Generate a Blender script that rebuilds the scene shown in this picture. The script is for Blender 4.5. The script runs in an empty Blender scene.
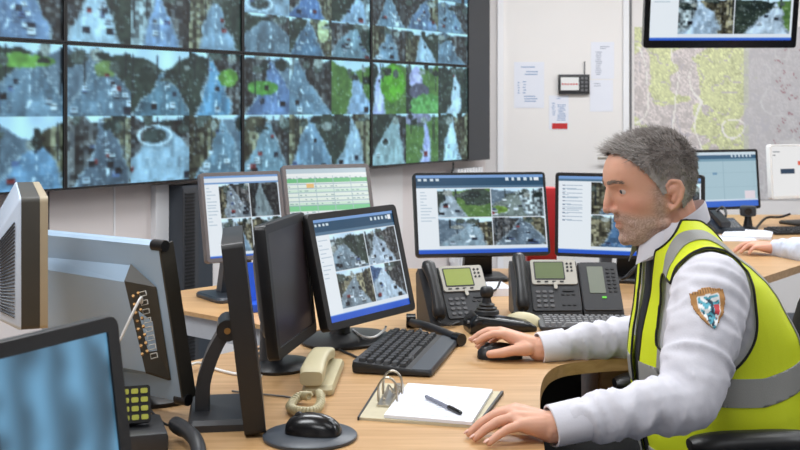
import bpy, bmesh, math, random
import numpy as np
from mathutils import Vector, Matrix, noise
from mathutils.bvhtree import BVHTree

S = bpy.context.scene
COL = S.collection
F, CX, CY, HC, DZ = 1140.0, 400.0, 108.0, 1.32, 0.74
R = math.radians

def at(px, py, Y):
    return Vector(((px-CX)/F*Y, Y, HC-(py-CY)/F*Y))
def desk(px, py, z=DZ):
    Y = F*(HC-z)/(py-CY)
    return Vector(((px-CX)/F*Y, Y, z))

def lin(c):
    c = np.asarray(c, float)
    return np.where(c <= 0.04045, c/12.92, ((c+0.055)/1.055)**2.4)
def rgb(r, g, b):
    return tuple(float(v) for v in lin(np.array([r, g, b])/255.0))

# ------------------------------------------------------------------ materials
MATS = {}
def mat(name, c, rough=0.5, metal=0.0, var=0.06, scale=40.0, bump=0.0, coat=0.0, trans=0.0, sub=0.0, sheen=0.0):
    if name in MATS: return MATS[name]
    m = bpy.data.materials.new(name); m.use_nodes = True
    nt = m.node_tree; b = nt.nodes['Principled BSDF']
    tc = nt.nodes.new('ShaderNodeTexCoord'); n = nt.nodes.new('ShaderNodeTexNoise')
    n.inputs['Scale'].default_value = scale; n.inputs['Detail'].default_value = 4
    nt.links.new(tc.outputs['Object'], n.inputs['Vector'])
    mx = nt.nodes.new('ShaderNodeMix'); mx.data_type = 'RGBA'
    col = np.array(rgb(*c))
    mx.inputs[6].default_value = (*np.clip(col*(1-var), 0, 1), 1); mx.inputs[7].default_value = (*np.clip(col*(1+var), 0, 1), 1)
    nt.links.new(n.outputs['Fac'], mx.inputs[0]); nt.links.new(mx.outputs[2], b.inputs['Base Color'])
    b.inputs['Roughness'].default_value = rough; b.inputs['Metallic'].default_value = metal
    b.inputs['Coat Weight'].default_value = coat
    b.inputs['Sheen Weight'].default_value = sheen
    if sub:
        b.inputs['Subsurface Weight'].default_value = sub; b.inputs['Subsurface Radius'].default_value = (0.01, 0.004, 0.002)
    if bump:
        bp = nt.nodes.new('ShaderNodeBump'); bp.inputs['Strength'].default_value = bump; bp.inputs['Distance'].default_value = 0.002
        nt.links.new(n.outputs['Fac'], bp.inputs['Height']); nt.links.new(bp.outputs['Normal'], b.inputs['Normal'])
    MATS[name] = m; return m

def mat_wood(name, c1, c2, rot=0.0):
    m = bpy.data.materials.new(name); m.use_nodes = True
    nt = m.node_tree; b = nt.nodes['Principled BSDF']
    tc = nt.nodes.new('ShaderNodeTexCoord'); mp = nt.nodes.new('ShaderNodeMapping')
    mp.inputs['Scale'].default_value = (2.0, 28.0, 28.0); mp.inputs['Rotation'].default_value = (0, 0, rot)
    nt.links.new(tc.outputs['Object'], mp.inputs['Vector'])
    n = nt.nodes.new('ShaderNodeTexNoise'); n.inputs['Scale'].default_value = 2.2; n.inputs['Detail'].default_value = 8; n.inputs['Distortion'].default_value = 0.6
    nt.links.new(mp.outputs['Vector'], n.inputs['Vector'])
    cr = nt.nodes.new('ShaderNodeValToRGB')
    cr.color_ramp.elements[0].position = 0.35; cr.color_ramp.elements[0].color = (*rgb(*c1), 1)
    cr.color_ramp.elements[1].position = 0.68; cr.color_ramp.elements[1].color = (*rgb(*c2), 1)
    nt.links.new(n.outputs['Fac'], cr.inputs['Fac']); nt.links.new(cr.outputs['Color'], b.inputs['Base Color'])
    b.inputs['Roughness'].default_value = 0.38
    MATS[name] = m; return m

def mat_attr(name, rough=0.4, emit=0.0, sub=0.0, base=True, coat=0.0, bump=0.0):
    m = bpy.data.materials.new(name); m.use_nodes = True
    nt = m.node_tree; b = nt.nodes['Principled BSDF']
    a = nt.nodes.new('ShaderNodeAttribute'); a.attribute_name = 'Col'
    if base: nt.links.new(a.outputs['Color'], b.inputs['Base Color'])
    else: b.inputs['Base Color'].default_value = (0.004, 0.004, 0.005, 1)
    if emit:
        nt.links.new(a.outputs['Color'], b.inputs['Emission Color']); b.inputs['Emission Strength'].default_value = emit
    if sub:
        b.inputs['Subsurface Weight'].default_value = sub; b.inputs['Subsurface Radius'].default_value = (0.008, 0.003, 0.0015)
    if bump:
        tc = nt.nodes.new('ShaderNodeTexCoord'); n = nt.nodes.new('ShaderNodeTexNoise'); n.inputs['Scale'].default_value = 180
        nt.links.new(tc.outputs['Object'], n.inputs['Vector'])
        bp = nt.nodes.new('ShaderNodeBump'); bp.inputs['Strength'].default_value = bump; bp.inputs['Distance'].default_value = 0.001
        nt.links.new(n.outputs['Fac'], bp.inputs['Height']); nt.links.new(bp.outputs['Normal'], b.inputs['Normal'])
    b.inputs['Roughness'].default_value = rough; b.inputs['Coat Weight'].default_value = coat
    MATS[name] = m; return m

SCREEN_E = 0.92
M_WALL = mat('wall_paint', (232, 228, 226), 0.7, var=0.02, scale=3)
M_WALLP = mat('wall_panel_laminate', (226, 217, 214), 0.6, var=0.03, scale=4)
M_CEIL = mat('ceiling_tile', (240, 240, 238), 0.8, var=0.02)
M_FLOOR = mat('carpet', (84, 88, 96), 0.95, var=0.25, scale=300, bump=0.4)
M_DOOR = mat('door_paint', (236, 232, 229), 0.5, var=0.02, scale=3)
M_FRAME = mat('door_frame_paint', (238, 238, 240), 0.45, var=0.02)
M_DKPAN = mat('dark_panel', (62, 64, 68), 0.55, var=0.05)
M_BLACK = mat('black_plastic', (24, 24, 26), 0.42, var=0.1)
M_BLACK2 = mat('black_gloss_plastic', (14, 14, 16), 0.22, var=0.1)
M_CHAR = mat('charcoal_plastic', (44, 45, 48), 0.45, var=0.08, scale=120)
M_SLATE = mat('slate_plastic', (58, 64, 72), 0.4, var=0.06)
M_GREYP = mat('grey_plastic', (112, 112, 114), 0.45, var=0.05)
M_TAUPE = mat('taupe_grey_plastic', (108, 102, 102), 0.45, var=0.04)
M_MON3 = mat('silver_grey_plastic', (160, 184, 206), 0.38, var=0.03)
M_MON2 = mat('pale_grey_plastic', (196, 210, 228), 0.4, var=0.03)
M_TAN = mat('tan_plastic', (172, 158, 132), 0.5, var=0.05)
M_DKSIDE = mat('dark_olive_plastic', (62, 60, 54), 0.5, var=0.06)
M_SILVER = mat('silver_plastic', (176, 172, 162), 0.4, metal=0.1, var=0.03)
M_METAL = mat('metal', (190, 184, 172), 0.28, metal=0.95, var=0.04)
M_GOLD = mat('gold_contact', (150, 112, 60), 0.45, metal=0.4, var=0.05)
M_CREAM = mat('cream_plastic', (196, 186, 150), 0.45, var=0.05)
M_WHITE = mat('white_plastic', (232, 232, 230), 0.4, var=0.02)
M_PAPER = mat('paper', (230, 232, 241), 0.8, var=0.015, scale=20)
M_INK = mat('ink', (150, 156, 172), 0.8, var=0.1)
M_INKB = mat('blue_ink', (120, 150, 190), 0.8, var=0.1)
M_RED = mat('red_card', (196, 44, 48), 0.5, var=0.08)
M_BLUE = mat('blue_plastic', (36, 84, 196), 0.35, var=0.08)
M_LCD = mat('green_lcd', (146, 158, 84), 0.25, var=0.04, scale=60)
M_LCD2 = mat('dim_green_lcd', (104, 116, 84), 0.25, var=0.04, scale=60)
M_LCDG = mat('grey_lcd', (122, 128, 116), 0.25, var=0.04, scale=60)
M_KEY = mat('key_black', (34, 34, 36), 0.5, var=0.1)
M_KEYG = mat('key_grey', (150, 152, 152), 0.5, var=0.05)
M_KEYD = mat('key_dim', (90, 90, 92), 0.5, var=0.05)
M_KEYY = mat('key_yellow_green', (178, 184, 74), 0.5, var=0.1)
M_BOARD = mat('greyboard', (196, 186, 158), 0.6, var=0.12, scale=60)
M_SHIRT = mat('white_cotton', (214, 213, 221), 0.85, var=0.02, scale=300, bump=0.15)
M_SHIRT2 = mat('pale_blue_cotton', (206, 216, 234), 0.85, var=0.02, scale=300, bump=0.15)
M_VEST = mat('hi_vis_yellow', (224, 238, 36), 0.6, var=0.05, scale=400, bump=0.2)
M_REFL = mat('reflective_grey', (158, 158, 154), 0.45, var=0.08, scale=500, bump=0.2)
M_PIPE = mat('black_piping', (24, 26, 22), 0.7)
M_TIE = mat('tie_fabric', (24, 27, 36), 0.6, var=0.15, scale=500)
M_TROU = mat('black_wool', (16, 16, 19), 0.9, var=0.2, scale=200)
M_SHOE = mat('shoe_leather', (16, 14, 13), 0.35)
M_CHAIR = mat('black_fabric', (20, 20, 22), 0.85, var=0.25, scale=260, bump=0.3)
M_EYEW = mat('eye_white', (198, 184, 178), 0.2, var=0.02)
M_IRIS = mat('iris', (62, 74, 84), 0.2, var=0.2)
M_LIPD = mat('brow_hair', (136, 120, 108), 0.8, var=0.3, scale=300)
M_WOOD = mat_wood('beech_laminate', (180, 140, 94), (201, 162, 116), R(20))
M_WOOD2 = mat_wood('beech_edge', (204, 158, 106), (220, 178, 126), R(0))
M_WOODD = mat_wood('oak_panel', (158, 110, 66), (184, 136, 88), R(90))
M_SCREEN = mat_attr('screen_picture', 0.22, SCREEN_E, base=False)
M_WALLSCR = mat_attr('wall_screen_picture', 0.45, SCREEN_E, base=False)
M_OFF = mat('screen_off', (46, 39, 44), 0.34, var=0.12, scale=9)
M_SKIN = mat_attr('skin', 0.5, 0, sub=0.12, bump=0.25)
M_HAIR = mat_attr('hair', 0.6, 0)
M_MAP = mat_attr('printed_map', 0.6, 0)
M_EMBL = mat_attr('embroidery', 0.8, 0, bump=0.5)

# ------------------------------------------------------------------ mesh builder
class MB:
    def __init__(s): s.v = []; s.f = []
    def add(s, vs, fs, M=None):
        k = len(s.v)
        for p in vs:
            p = Vector(p); s.v.append(M @ p if M is not None else p)
        s.f += [tuple(k+i for i in f) for f in fs]; return s
    def box(s, c, d, M=None, bev=0.0):
        x, y, z = [q/2 for q in d]; c = Vector(c)
        if not bev:
            vs = [c+Vector((sx*x, sy*y, sz*z)) for sx in (-1, 1) for sy in (-1, 1) for sz in (-1, 1)]
            return s.add(vs, [(0, 1, 3, 2), (4, 6, 7, 5), (0, 4, 5, 1), (2, 3, 7, 6), (0, 2, 6, 4), (1, 5, 7, 3)], M)
        bm = bmesh.new(); bmesh.ops.create_cube(bm, size=1)
        for v in bm.verts: v.co = c+Vector((v.co.x*2*x, v.co.y*2*y, v.co.z*2*z))
        bmesh.ops.bevel(bm, geom=bm.edges[:], offset=bev, segments=2, affect='EDGES', profile=0.6)
        bm.verts.ensure_lookup_table()
        s.add([v.co.copy() for v in bm.verts], [[v.index for v in f.verts] for f in bm.faces], M); bm.free(); return s
    def loft(s, rings, cap=True, M=None, closed=True):
        n = len(rings[0]); vs = [p for r in rings for p in r]; fs = []
        for i in range(len(rings)-1):
            for j in range(n if closed else n-1):
                k = (j+1) % n
                fs.append((i*n+j, i*n+k, (i+1)*n+k, (i+1)*n+j))
        if cap:
            fs.append(tuple(reversed(range(n)))); fs.append(tuple((len(rings)-1)*n+j for j in range(n)))
        return s.add(vs, fs, M)
    def cyl(s, p0, p1, r0, r1=None, n=16, M=None):
        return s.tube([p0, p1], [r0, r0 if r1 is None else r1], n, M)
    def tube(s, path, r, n=10, M=None):
        path = [Vector(p) for p in path]
        if not isinstance(r, (list, tuple)): r = [r]*len(path)
        rings = []; t0 = (path[1]-path[0]).normalized()
        u = t0.orthogonal().normalized()
        for i, p in enumerate(path):
            a = path[max(i-1, 0)]; b = path[min(i+1, len(path)-1)]
            t = (b-a).normalized() if (b-a).length > 1e-9 else t0
            u = (u-t*u.dot(t)); u = u.normalized() if u.length > 1e-6 else t.orthogonal().normalized()
            w = t.cross(u)
            rings.append([p+(u*math.cos(2*math.pi*k/n)+w*math.sin(2*math.pi*k/n))*r[i] for k in range(n)])
        return s.loft(rings, True, M)
    def sph(s, c, r, sx=1, sy=1, sz=1, sub=2, M=None, seg=None):
        bm = bmesh.new(); bmesh.ops.create_icosphere(bm, subdivisions=sub, radius=1)
        c = Vector(c)
        vs = [c+Vector((v.co.x*r*sx, v.co.y*r*sy, v.co.z*r*sz)) for v in bm.verts]
        fs = [[v.index for v in f.verts] for f in bm.faces]; bm.free(); return s.add(vs, fs, M)
    def cap(s, a, b, ra, rb, n=14):
        a = Vector(a); b = Vector(b); s.sph(a, ra); s.sph(b, rb)
        if (a-b).length > 1e-5: s.tube([a, b], [ra, rb], n)
        return s
    def chain(s, pts, rs):
        for i in range(len(pts)-1): s.cap(pts[i], pts[i+1], rs[i], rs[i+1])
        return s
    def prism(s, pts, z0, z1, M=None):
        n = len(pts)
        return s.loft([[(p[0], p[1], z0) for p in pts], [(p[0], p[1], z1) for p in pts]], True, M)
    def build(s, name, m, parent=None, smooth=35, loc=None, rz=0.0):
        me = bpy.data.meshes.new(name)
        me.from_pydata([tuple(v) for v in s.v], [], s.f); me.update()
        bm = bmesh.new(); bm.from_mesh(me); bmesh.ops.recalc_face_normals(bm, faces=bm.faces[:]); bm.to_mesh(me); bm.free()
        return link(name, me, m, parent, smooth, loc, rz)

def link(name, me, m, parent=None, smooth=35, loc=None, rz=0.0):
    if smooth:
        me.polygons.foreach_set('use_smooth', [True]*len(me.polygons))
        if smooth < 180: me.set_sharp_from_angle(angle=R(smooth))
    if m is not None: me.materials.append(m)
    o = bpy.data.objects.new(name, me); COL.objects.link(o)
    if parent is not None: o.parent = parent
    if loc is not None: o.location = loc
    if rz: o.rotation_euler = (0, 0, rz)
    return o

def tag(o, label, cat, group=None):
    o['label'] = label; o['category'] = cat
    if group: o['group'] = group
    return o
def thing(name, label, cat, loc, rz=0.0, group=None):
    o = bpy.data.objects.new(name, None); COL.objects.link(o)
    o.empty_display_size = 0.05
    o.location = loc; o.rotation_euler = (0, 0, rz)
    return tag(o, label, cat, group)
def struct(o): o['kind'] = 'structure'; return o
def rrect(w, h, r, n=4, cx=0, cy=0):
    pts = []
    for k, (sx, sy) in enumerate(((1, 1), (-1, 1), (-1, -1), (1, -1))):
        for i in range(n+1):
            a = R(90*k)+R(90)*i/n
            pts.append((cx+sx*(w/2-r)+r*math.cos(a), cy+sy*(h/2-r)+r*math.sin(a)))
    return pts
def spline(pts, n=8):
    P = [Vector(p) for p in pts]; out = []
    for i in range(len(P)-1):
        a = P[max(i-1, 0)]; b = P[i]; c = P[i+1]; d = P[min(i+2, len(P)-1)]
        for k in range(n):
            t = k/n
            out.append(0.5*((2*b)+(c-a)*t+(2*a-5*b+4*c-d)*t*t+(3*b-a-3*c+d)*t**3))
    out.append(P[-1]); return out
def setcol(me, cols):
    a = me.color_attributes.new('Col', 'FLOAT_COLOR', 'POINT')
    c = np.ones((len(me.vertices), 4), np.float32); c[:, :3] = cols
    a.data.foreach_set('color', c.ravel())

# ------------------------------------------------------------------ picture painter (sRGB arrays, row 0 = top)
def vnoise(h, w, n, rs):
    g = rs.rand(n+2, n+2)
    y = np.linspace(0, n, h, endpoint=False); x = np.linspace(0, n, w, endpoint=False)
    yi = y.astype(int); xi = x.astype(int); fy = (y-yi)[:, None]; fx = (x-xi)[None, :]
    fy = fy*fy*(3-2*fy); fx = fx*fx*(3-2*fx)
    a = g[yi][:, xi]; b = g[yi][:, xi+1]; c = g[yi+1][:, xi]; d = g[yi+1][:, xi+1]
    return (a*(1-fx)+b*fx)*(1-fy)+(c*(1-fx)+d*fx)*fy
def blur(im):
    p = np.pad(im, ((1, 1), (1, 1), (0, 0)), 'edge')
    return (p[:-2, 1:-1]+p[2:, 1:-1]+p[1:-1, :-2]+p[1:-1, 2:]+2*p[1:-1, 1:-1])/6
def street(h, w, seed, sky=0.2, vx=0.5, wl=0.7, wr=0.7, left='bld', right='bld', cars=10, road=(104, 124, 138), patch=None, tint=(1, 1, 1), skyc=(206, 224, 236), dark=1.0, ring=None, line=True, vy=None):
    rs = np.random.RandomState(seed)
    img = np.zeros((h, w, 3)); Y = (np.arange(h)[:, None]+0.5)/h+np.zeros((1, w)); X = (np.arange(w)[None, :]+0.5)/w+np.zeros((h, 1))
    n1 = vnoise(h, w, 5, rs); n2 = vnoise(h, w, 13, rs); n3 = rs.rand(h, w)
    C = {'bld': ((120, 112, 104), (52, 56, 62)), 'stone': ((158, 146, 112), (84, 78, 62)), 'green': ((116, 146, 70), (66, 96, 50)), 'tree': ((74, 86, 70), (30, 42, 40)),
         'grey': ((128, 142, 152), (78, 92, 104)), 'blue': ((92, 122, 158), (38, 58, 92)), 'pale': ((190, 198, 196), (120, 128, 128))}
    def fill(kind):
        a, b = C[kind]; k = np.clip(n2*0.7+n3*0.3, 0, 1)[..., None]
        im = np.array(a)*k+np.array(b)*(1-k)
        if kind in ('bld', 'stone', 'pale'):
            cn = np.repeat(rs.rand(w//3+1), 3)[:w][None, :, None]; win = (rs.rand(h//3+1, w//3+1) < .38).repeat(3, 0).repeat(3, 1)[:h, :w]
            im = im*(.6+.75*cn); im = np.where(win[..., None], im*0.55, im)
        return im
    vy = sky if vy is None else vy
    L = fill(left); Rr = fill(right)
    img[:] = np.where((X < vx)[..., None], L, Rr)
    # skyline: buildings/trees rise towards the sides of the picture
    top = sky-(np.abs(X-vx)**0.7)*sky*0.95+(n1-0.5)*0.16
    img = np.where((Y < top)[..., None], np.array(skyc)*(0.86+0.16*n1[..., None]), img)
    t = np.clip((Y-vy)/(1-vy), 0, 1)
    bend = (rs.rand()-0.5)*0.5*(1-t)*t*2; wob = (n1-0.5)*0.10
    xl = vx-wl*t-0.02+bend+wob; xr = vx+wr*t+0.02+bend+wob
    onroad = (Y > vy) & (X > xl) & (X < xr)
    sk_ = np.repeat(vnoise(h//6+2, w, 16, rs), 7, 0)[:h]; rd = np.array(road)*(0.66+0.35*n1[..., None]+0.12*(n3[..., None]-0.5)+0.34*sk_[..., None])
    img = np.where(onroad[..., None], rd, img)
    kerb = (Y > vy) & ((np.abs(X-xl) < 0.012+0.02*t) | (np.abs(X-xr) < 0.012+0.02*t))
    img = np.where((kerb & (n3 > 0.35))[..., None], np.array((150, 160, 166))*(0.75+0.4*n2[..., None]), img)
    if line:
        xc = (xl*0.45+xr*0.55)
        ln = onroad & (np.abs(X-xc) < 0.008+0.012*t) & ((np.sqrt(t)*14) % 2 < 1)
        img = np.where(ln[..., None], np.array((212, 220, 226)), img)
    if patch:
        for (cx, cy, rx, ry, c) in patch:
            m = ((X-cx)/rx)**2+((Y-cy)/ry)**2+(n2-0.5)*0.5 < 1
            img = np.where(m[..., None], np.array(c)*(0.75+0.4*n2[..., None]), img)
    if ring:
        cx, cy, rx, ry = ring; q = ((X-cx)/rx)**2+((Y-cy)/ry)**2
        img = np.where(((q < 1) & (q > 0.7))[..., None], np.array((210, 218, 222)), img)
        img = np.where((q < 0.45)[..., None], np.array((64, 74, 70))*(0.7+0.6*n2[..., None]), img)
    for k in range(3):
        px_ = rs.rand(); m = (np.abs(X-px_) < .010) & (Y > sky*.3) & (Y < .35+.5*rs.rand()) & ~onroad; img = np.where(m[..., None], np.array((34, 42, 46)), img)
    for k in range(5):
        bx = rs.rand(); by = vy+(rs.rand()-.3)*.25; m = (((X-bx)/(.05+.09*rs.rand()))**2+((Y-by)/(.04+.07*rs.rand()))**2+(n3-.5)*.7 < 1) & (~onroad | (Y < vy+.15)); img = np.where(m[..., None], np.array(((40, 52, 48), (84, 92, 84), (150, 150, 140))[k % 3])*(.7+.6*n3[..., None]), img)
    pal = [(230, 234, 238), (30, 34, 44), (40, 50, 66), (170, 178, 188), (24, 28, 36), (92, 110, 150), (150, 52, 52), (215, 220, 226)]
    for k in range(cars):
        ty = rs.rand()**0.6; yy = vy+(1-vy)*(0.08+0.86*ty); tt = (yy-vy)/(1-vy)
        side = rs.rand(); xx = vx-wl*tt+(wl+wr)*tt*(0.1+0.2*side if rs.rand() < 0.5 else 0.7+0.2*side)
        sx = 0.016+0.046*tt; sy = 0.012+0.036*tt; c = np.array(pal[rs.randint(len(pal))])
        m = (np.abs(X-xx) < sx) & (np.abs(Y-yy) < sy); img = np.where(m[..., None], c, img)
        m = (np.abs(X-xx) < sx*0.7) & (np.abs(Y-yy+sy*0.3) < sy*0.35); img = np.where(m[..., None], c*0.45, img)
        m = (np.abs(X-xx) < sx) & (np.abs(Y-yy-sy*1.15) < sy*0.22); img = np.where(m[..., None], img*.45, img)
    gl = (n3 > .965) & (Y > sky); img = np.where(gl[..., None], img*.3+150, img); g_ = img.mean(2, keepdims=True); img = img*.8+g_*.2; m_ = img.mean(); img = (img-m_)*1.24+m_*1.0+4
    return np.clip(blur(np.clip(img, 0, 255))*np.array(tint)*dark, 0, 255)
def picture_mesh(name, img, w, h, fn):
    """grid of points carrying the picture; fn maps (x,y) in the plane, y up, to 3D"""
    H, W = img.shape[:2]
    xs = np.linspace(-w/2, w/2, W); ys = np.linspace(h/2, -h/2, H)
    vs = [tuple(fn(x, y)) for y in ys for x in xs]
    fs = [(i*W+j, (i+1)*W+j, (i+1)*W+j+1, i*W+j+1) for i in range(H-1) for j in range(W-1)]
    me = bpy.data.meshes.new(name); me.from_pydata(vs, [], fs); me.update()
    setcol(me, lin(img.reshape(-1, 3)/255.0)); return me

T_WALL = (0.80, 1.0, 1.10)
def desktop(H, W, seed, quads, side=0.16, topb=0.12, bot=0.07, nar=False):
    """camera software: dark toolbar, white list on the left, 2x2 pictures, blue task bar"""
    im = np.zeros((H, W, 3)); im[:] = (222, 232, 242)
    r = lambda a: int(round(a*H)); c = lambda a: int(round(a*W))
    im[:r(0.035)] = (120, 160, 214)
    im[r(0.035):r(topb)] = (34, 74, 104)
    for k in range(4): im[r(0.05):r(0.075), c(0.02+0.045*k):c(0.045+0.045*k)] = (206, 222, 232)
    for k in range(6): im[r(0.045):r(0.08), c(0.70+0.048*k):c(0.722+0.048*k)] = (210, 226, 236)
    im[r(0.04):r(0.085), c(0.925):c(0.96)] = (236, 242, 248)
    im[r(topb):r(topb+0.03)] = (84, 118, 146)
    im[r(topb+0.03):r(1-bot), :c(side)] = (232, 240, 247)
    rs = np.random.RandomState(seed)
    for y in np.arange(topb+0.08, 0.6, 0.04):
        im[r(y):r(y)+1, c(0.03):c(0.05+rs.rand()*side*0.6)] = (176, 196, 212)
    x0 = c(side); x1 = c(0.985); y0 = r(topb+0.035); y1 = r(1-bot-0.035); xm = (x0+x1)//2; ym = (y0+y1)//2
    for k, q in enumerate(quads):
        ax, bx = ((x0, xm-0), (xm+1, x1))[k % 2]; ay, by = ((y0, ym), (ym+1, y1))[k//2]
        im[ay:by, ax:bx] = np.clip(street(by-ay, bx-ax, seed*7+k, **q)*np.array((.92, 1.0, 1.06)), 0, 255)
    im[r(1-bot):] = (44, 92, 204); im[r(1-bot):r(1-bot)+1] = (110, 160, 230)
    return im
LIGHTK = 0.88
# ------------------------------------------------------------------ the video wall plane
WD = Vector((0.5633, 0.8263, 0)); WN = Vector((0.8263, -0.5633, 0)); W0 = Vector((-1.304, 4.437, 0)); PW, PH, ZB = 1.02, 0.573, 1.001
WROT = math.atan2(WD.y, WD.x)
def wallp(s, off=0.0, z=0.0): return W0+WD*s+WN*off+Vector((0, 0, z))
def s_of(px):
    u = (px-CX)/F; return (u*W0.y-W0.x)/(WD.x-u*WD.y)

# ------------------------------------------------------------------ room shell
YB = 7.35; XR = 4.2; YN = -2.2; ZC = 2.9
OFFW = -0.11
wa = wallp(s_of(-1), OFFW); 
k0 = (YN-(W0+WN*OFFW).y)/WD.y; k1 = (YB-(W0+WN*OFFW).y)/WD.y
pA = wallp(k0, OFFW); pB = wallp(k1, OFFW)
fl = [(pA.x, pA.y), (XR, YN), (XR, YB), (pB.x, pB.y)]
def grow(pts, d):
    c = Vector((sum(p[0] for p in pts)/len(pts), sum(p[1] for p in pts)/len(pts)))
    return [tuple(c+(Vector(p)-c)*(1+d)) for p in pts]
struct(MB().prism(grow(fl, .03), -0.1, 0).build('floor', M_FLOOR))
struct(MB().prism(grow(fl, .03), ZC, ZC+0.1).build('ceiling', M_CEIL))
def slab(name, a, b, n, m, th=0.1):
    a = Vector((a[0], a[1], 0)); b = Vector((b[0], b[1], 0)); n = Vector((n[0], n[1], 0))
    return struct(MB().prism([tuple(a)[:2], tuple(b)[:2], tuple(b+n*th)[:2], tuple(a+n*th)[:2]], 0, ZC).build(name, m))
slab('wall_left', pA, pB, -WN, M_WALLP)
slab('wall_back', (pB.x-0.1, YB), (XR, YB), (0, 1), M_WALL)
slab('wall_right', (XR, YN), (XR, YB), (1, 0), M_WALL)
slab('wall_near', (pA.x, YN), (XR, YN), (0, -1), M_WALL)
# joints, post and white end of the wall below the video wall
def wstrip(name, pxa, pxb, z0, z1, th, m):
    a = s_of(pxa); b = s_of(pxb)
    o = MB().box(((b-a)/2, -th/2, (z1-z0)/2), (b-a, th, z1-z0)).build(name, m)
    o.location = wallp(a, OFFW, z0); o.rotation_euler = (0, 0, WROT); return struct(o)
wstrip('trim_1', 66, 67.2, 0.02, 0.99, 0.004, M_TAUPE)
wstrip('trim_2', 131.5, 133, 0.02, 0.99, 0.004, M_FRAME)
wstrip('trim_3', 169, 182, 0.02, 0.985, 0.03, M_FRAME)
wstrip('trim_4', 214, 417, 0.02, 0.985, 0.012, M_WALL)
b4 = s_of(490.5)
o = MB().box((0, 0, 0), (b4-3*PW, 0.10, 1.75)).build('trim_5', M_DKPAN); struct(o)
o.location = wallp((b4+3*PW)/2, -0.055, ZB-0.005+0.875); o.rotation_euler = (0, 0, WROT)

# door in the back wall
dx0, dx1 = at(503, 0, YB).x, at(622, 0, YB).x
d = MB().box(((dx0+dx1)/2, YB-0.012, 1.02), (dx1-dx0, 0.024, 2.03)).build('door_1', M_DOOR); struct(d)
fr = MB()
for xa, xb in ((at(497, 0, YB).x, dx0), (dx1, at(628, 0, YB).x)): fr.box(((xa+xb)/2, YB-0.02, 1.03), (xb-xa-0.002, 0.04, 2.06))
fr.box(((dx0+dx1)/2, YB-0.02, 2.085), (dx1-dx0+0.09, 0.04, 0.05))
struct(fr.build('trim_6', M_FRAME))
struct(MB().box((at(630.5, 0, YB).x, YB-0.006, 1.35), (0.012, 0.012, 2.7)).build('trim_7', M_GREYP))
hd = MB(); hp = Vector((dx1-0.06, YB-0.03, 1.0)); hd.cyl(hp, hp+Vector((0, -0.05, 0)), 0.01); hd.cyl(hp+Vector((0.01, -0.05, 0)), hp+Vector((-0.11, -0.05, 0)), 0.009)
hd.build('door_handle', M_METAL, d)

# notices on the door
def notice(px0, py0, px1, py1, name, label, rows, extra=None, seed=0, group=None):
    Y = YB-0.0255; a = at(px0, py1, Y); b = at(px1, py0, Y); w = b.x-a.x; h = b.z-a.z
    t = thing(name, label, 'paper notice', (a.x, Y, a.z), 0, group)
    MB().box((w/2, 0, h/2), (w, 0.001, h)).build('sheet', M_PAPER, t)
    rs = random.Random(seed)
    for (x0, y0, x1, y1) in rows:
        m = MB()
        n = max(1, int((y1-y0)/0.05))
        for k in range(n):
            m.box((w*(x0+(x1-x0)*rs.uniform(0.6, 1)/2), -0.0008, h*(1-y0-(y1-y0)*(k+0.5)/n)), (w*(x1-x0)*rs.uniform(0.6, 1), 0.0006, h*0.018))
        m.build('print', M_INKB if seed % 2 else M_INK, t)
    if extra: extra(t, w, h)
notice(514, 62, 544, 108, 'notice', 'larger white notice with columns of bluish print, left on the door', [(0.3, .08, .8, .14), (0.35, .18, .9, .3), (0.12, .42, .2, .7), (0.3, .4, .42, .7), (0.35, .72, .9, .88)], seed=1)
def redband(t, w, h): MB().box((w*0.55, -0.0009, h*0.1), (w*0.8, 0.0008, h*0.17)).build('red_band', M_RED, t)['label'] = 'red band along the foot'
notice(549, 95.5, 568.5, 129.5, 'notice', 'small notice with a red band at its foot, below the black panel', [(0.4, .06, .65, .12), (0.15, .2, .35, .6), (0.45, .25, .9, .75)], redband, seed=3)
notice(591, 42, 614, 79, 'notice', 'upper white sheet of the pair right of the black panel', [(0.4, .1, .8, .2), (0.2, .25, .5, .9)], seed=2)
notice(590, 80, 613, 111.5, 'notice', 'lower white sheet of the pair, almost blank, right of black panel', [(0.15, .08, .6, .22)], seed=4)
# key panel on the door
a = at(558, 94, YB-0.026); b = at(589, 74.5, YB-0.026); w = b.x-a.x; h = b.z-a.z
t = thing('door_terminal', 'small black wall panel with lit white display mounted on the door', 'terminal', (a.x, YB-0.025, a.z))
MB().box((w/2, -0.015, h/2), (w, 0.028, h), bev=0.005).build('case', M_CHAR, t)
MB().box((w*0.36, -0.0295, h*0.52), (w*0.58, 0.002, h*0.66)).build('display', M_WHITE, t)
m = MB()
for k in range(6): m.box((w*(0.13+0.09*k), -0.031, h*0.5), (w*0.06, 0.002, h*0.07))
m.build('strip', M_RED, t)
m = MB()
for k in range(2):
    for j in range(4): m.box((w*(0.76+0.13*k), -0.0295, h*(0.2+0.2*j)), (w*0.08, 0.003, h*0.12))
m.build('keypad', M_GREYP, t)
MB().cyl((w*0.85, -0.01, h), (w*0.85, -0.01, h+at(0, 62, YB).z-at(0, 75, YB).z), 0.004).build('conduit', M_GREYP, t)

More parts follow.
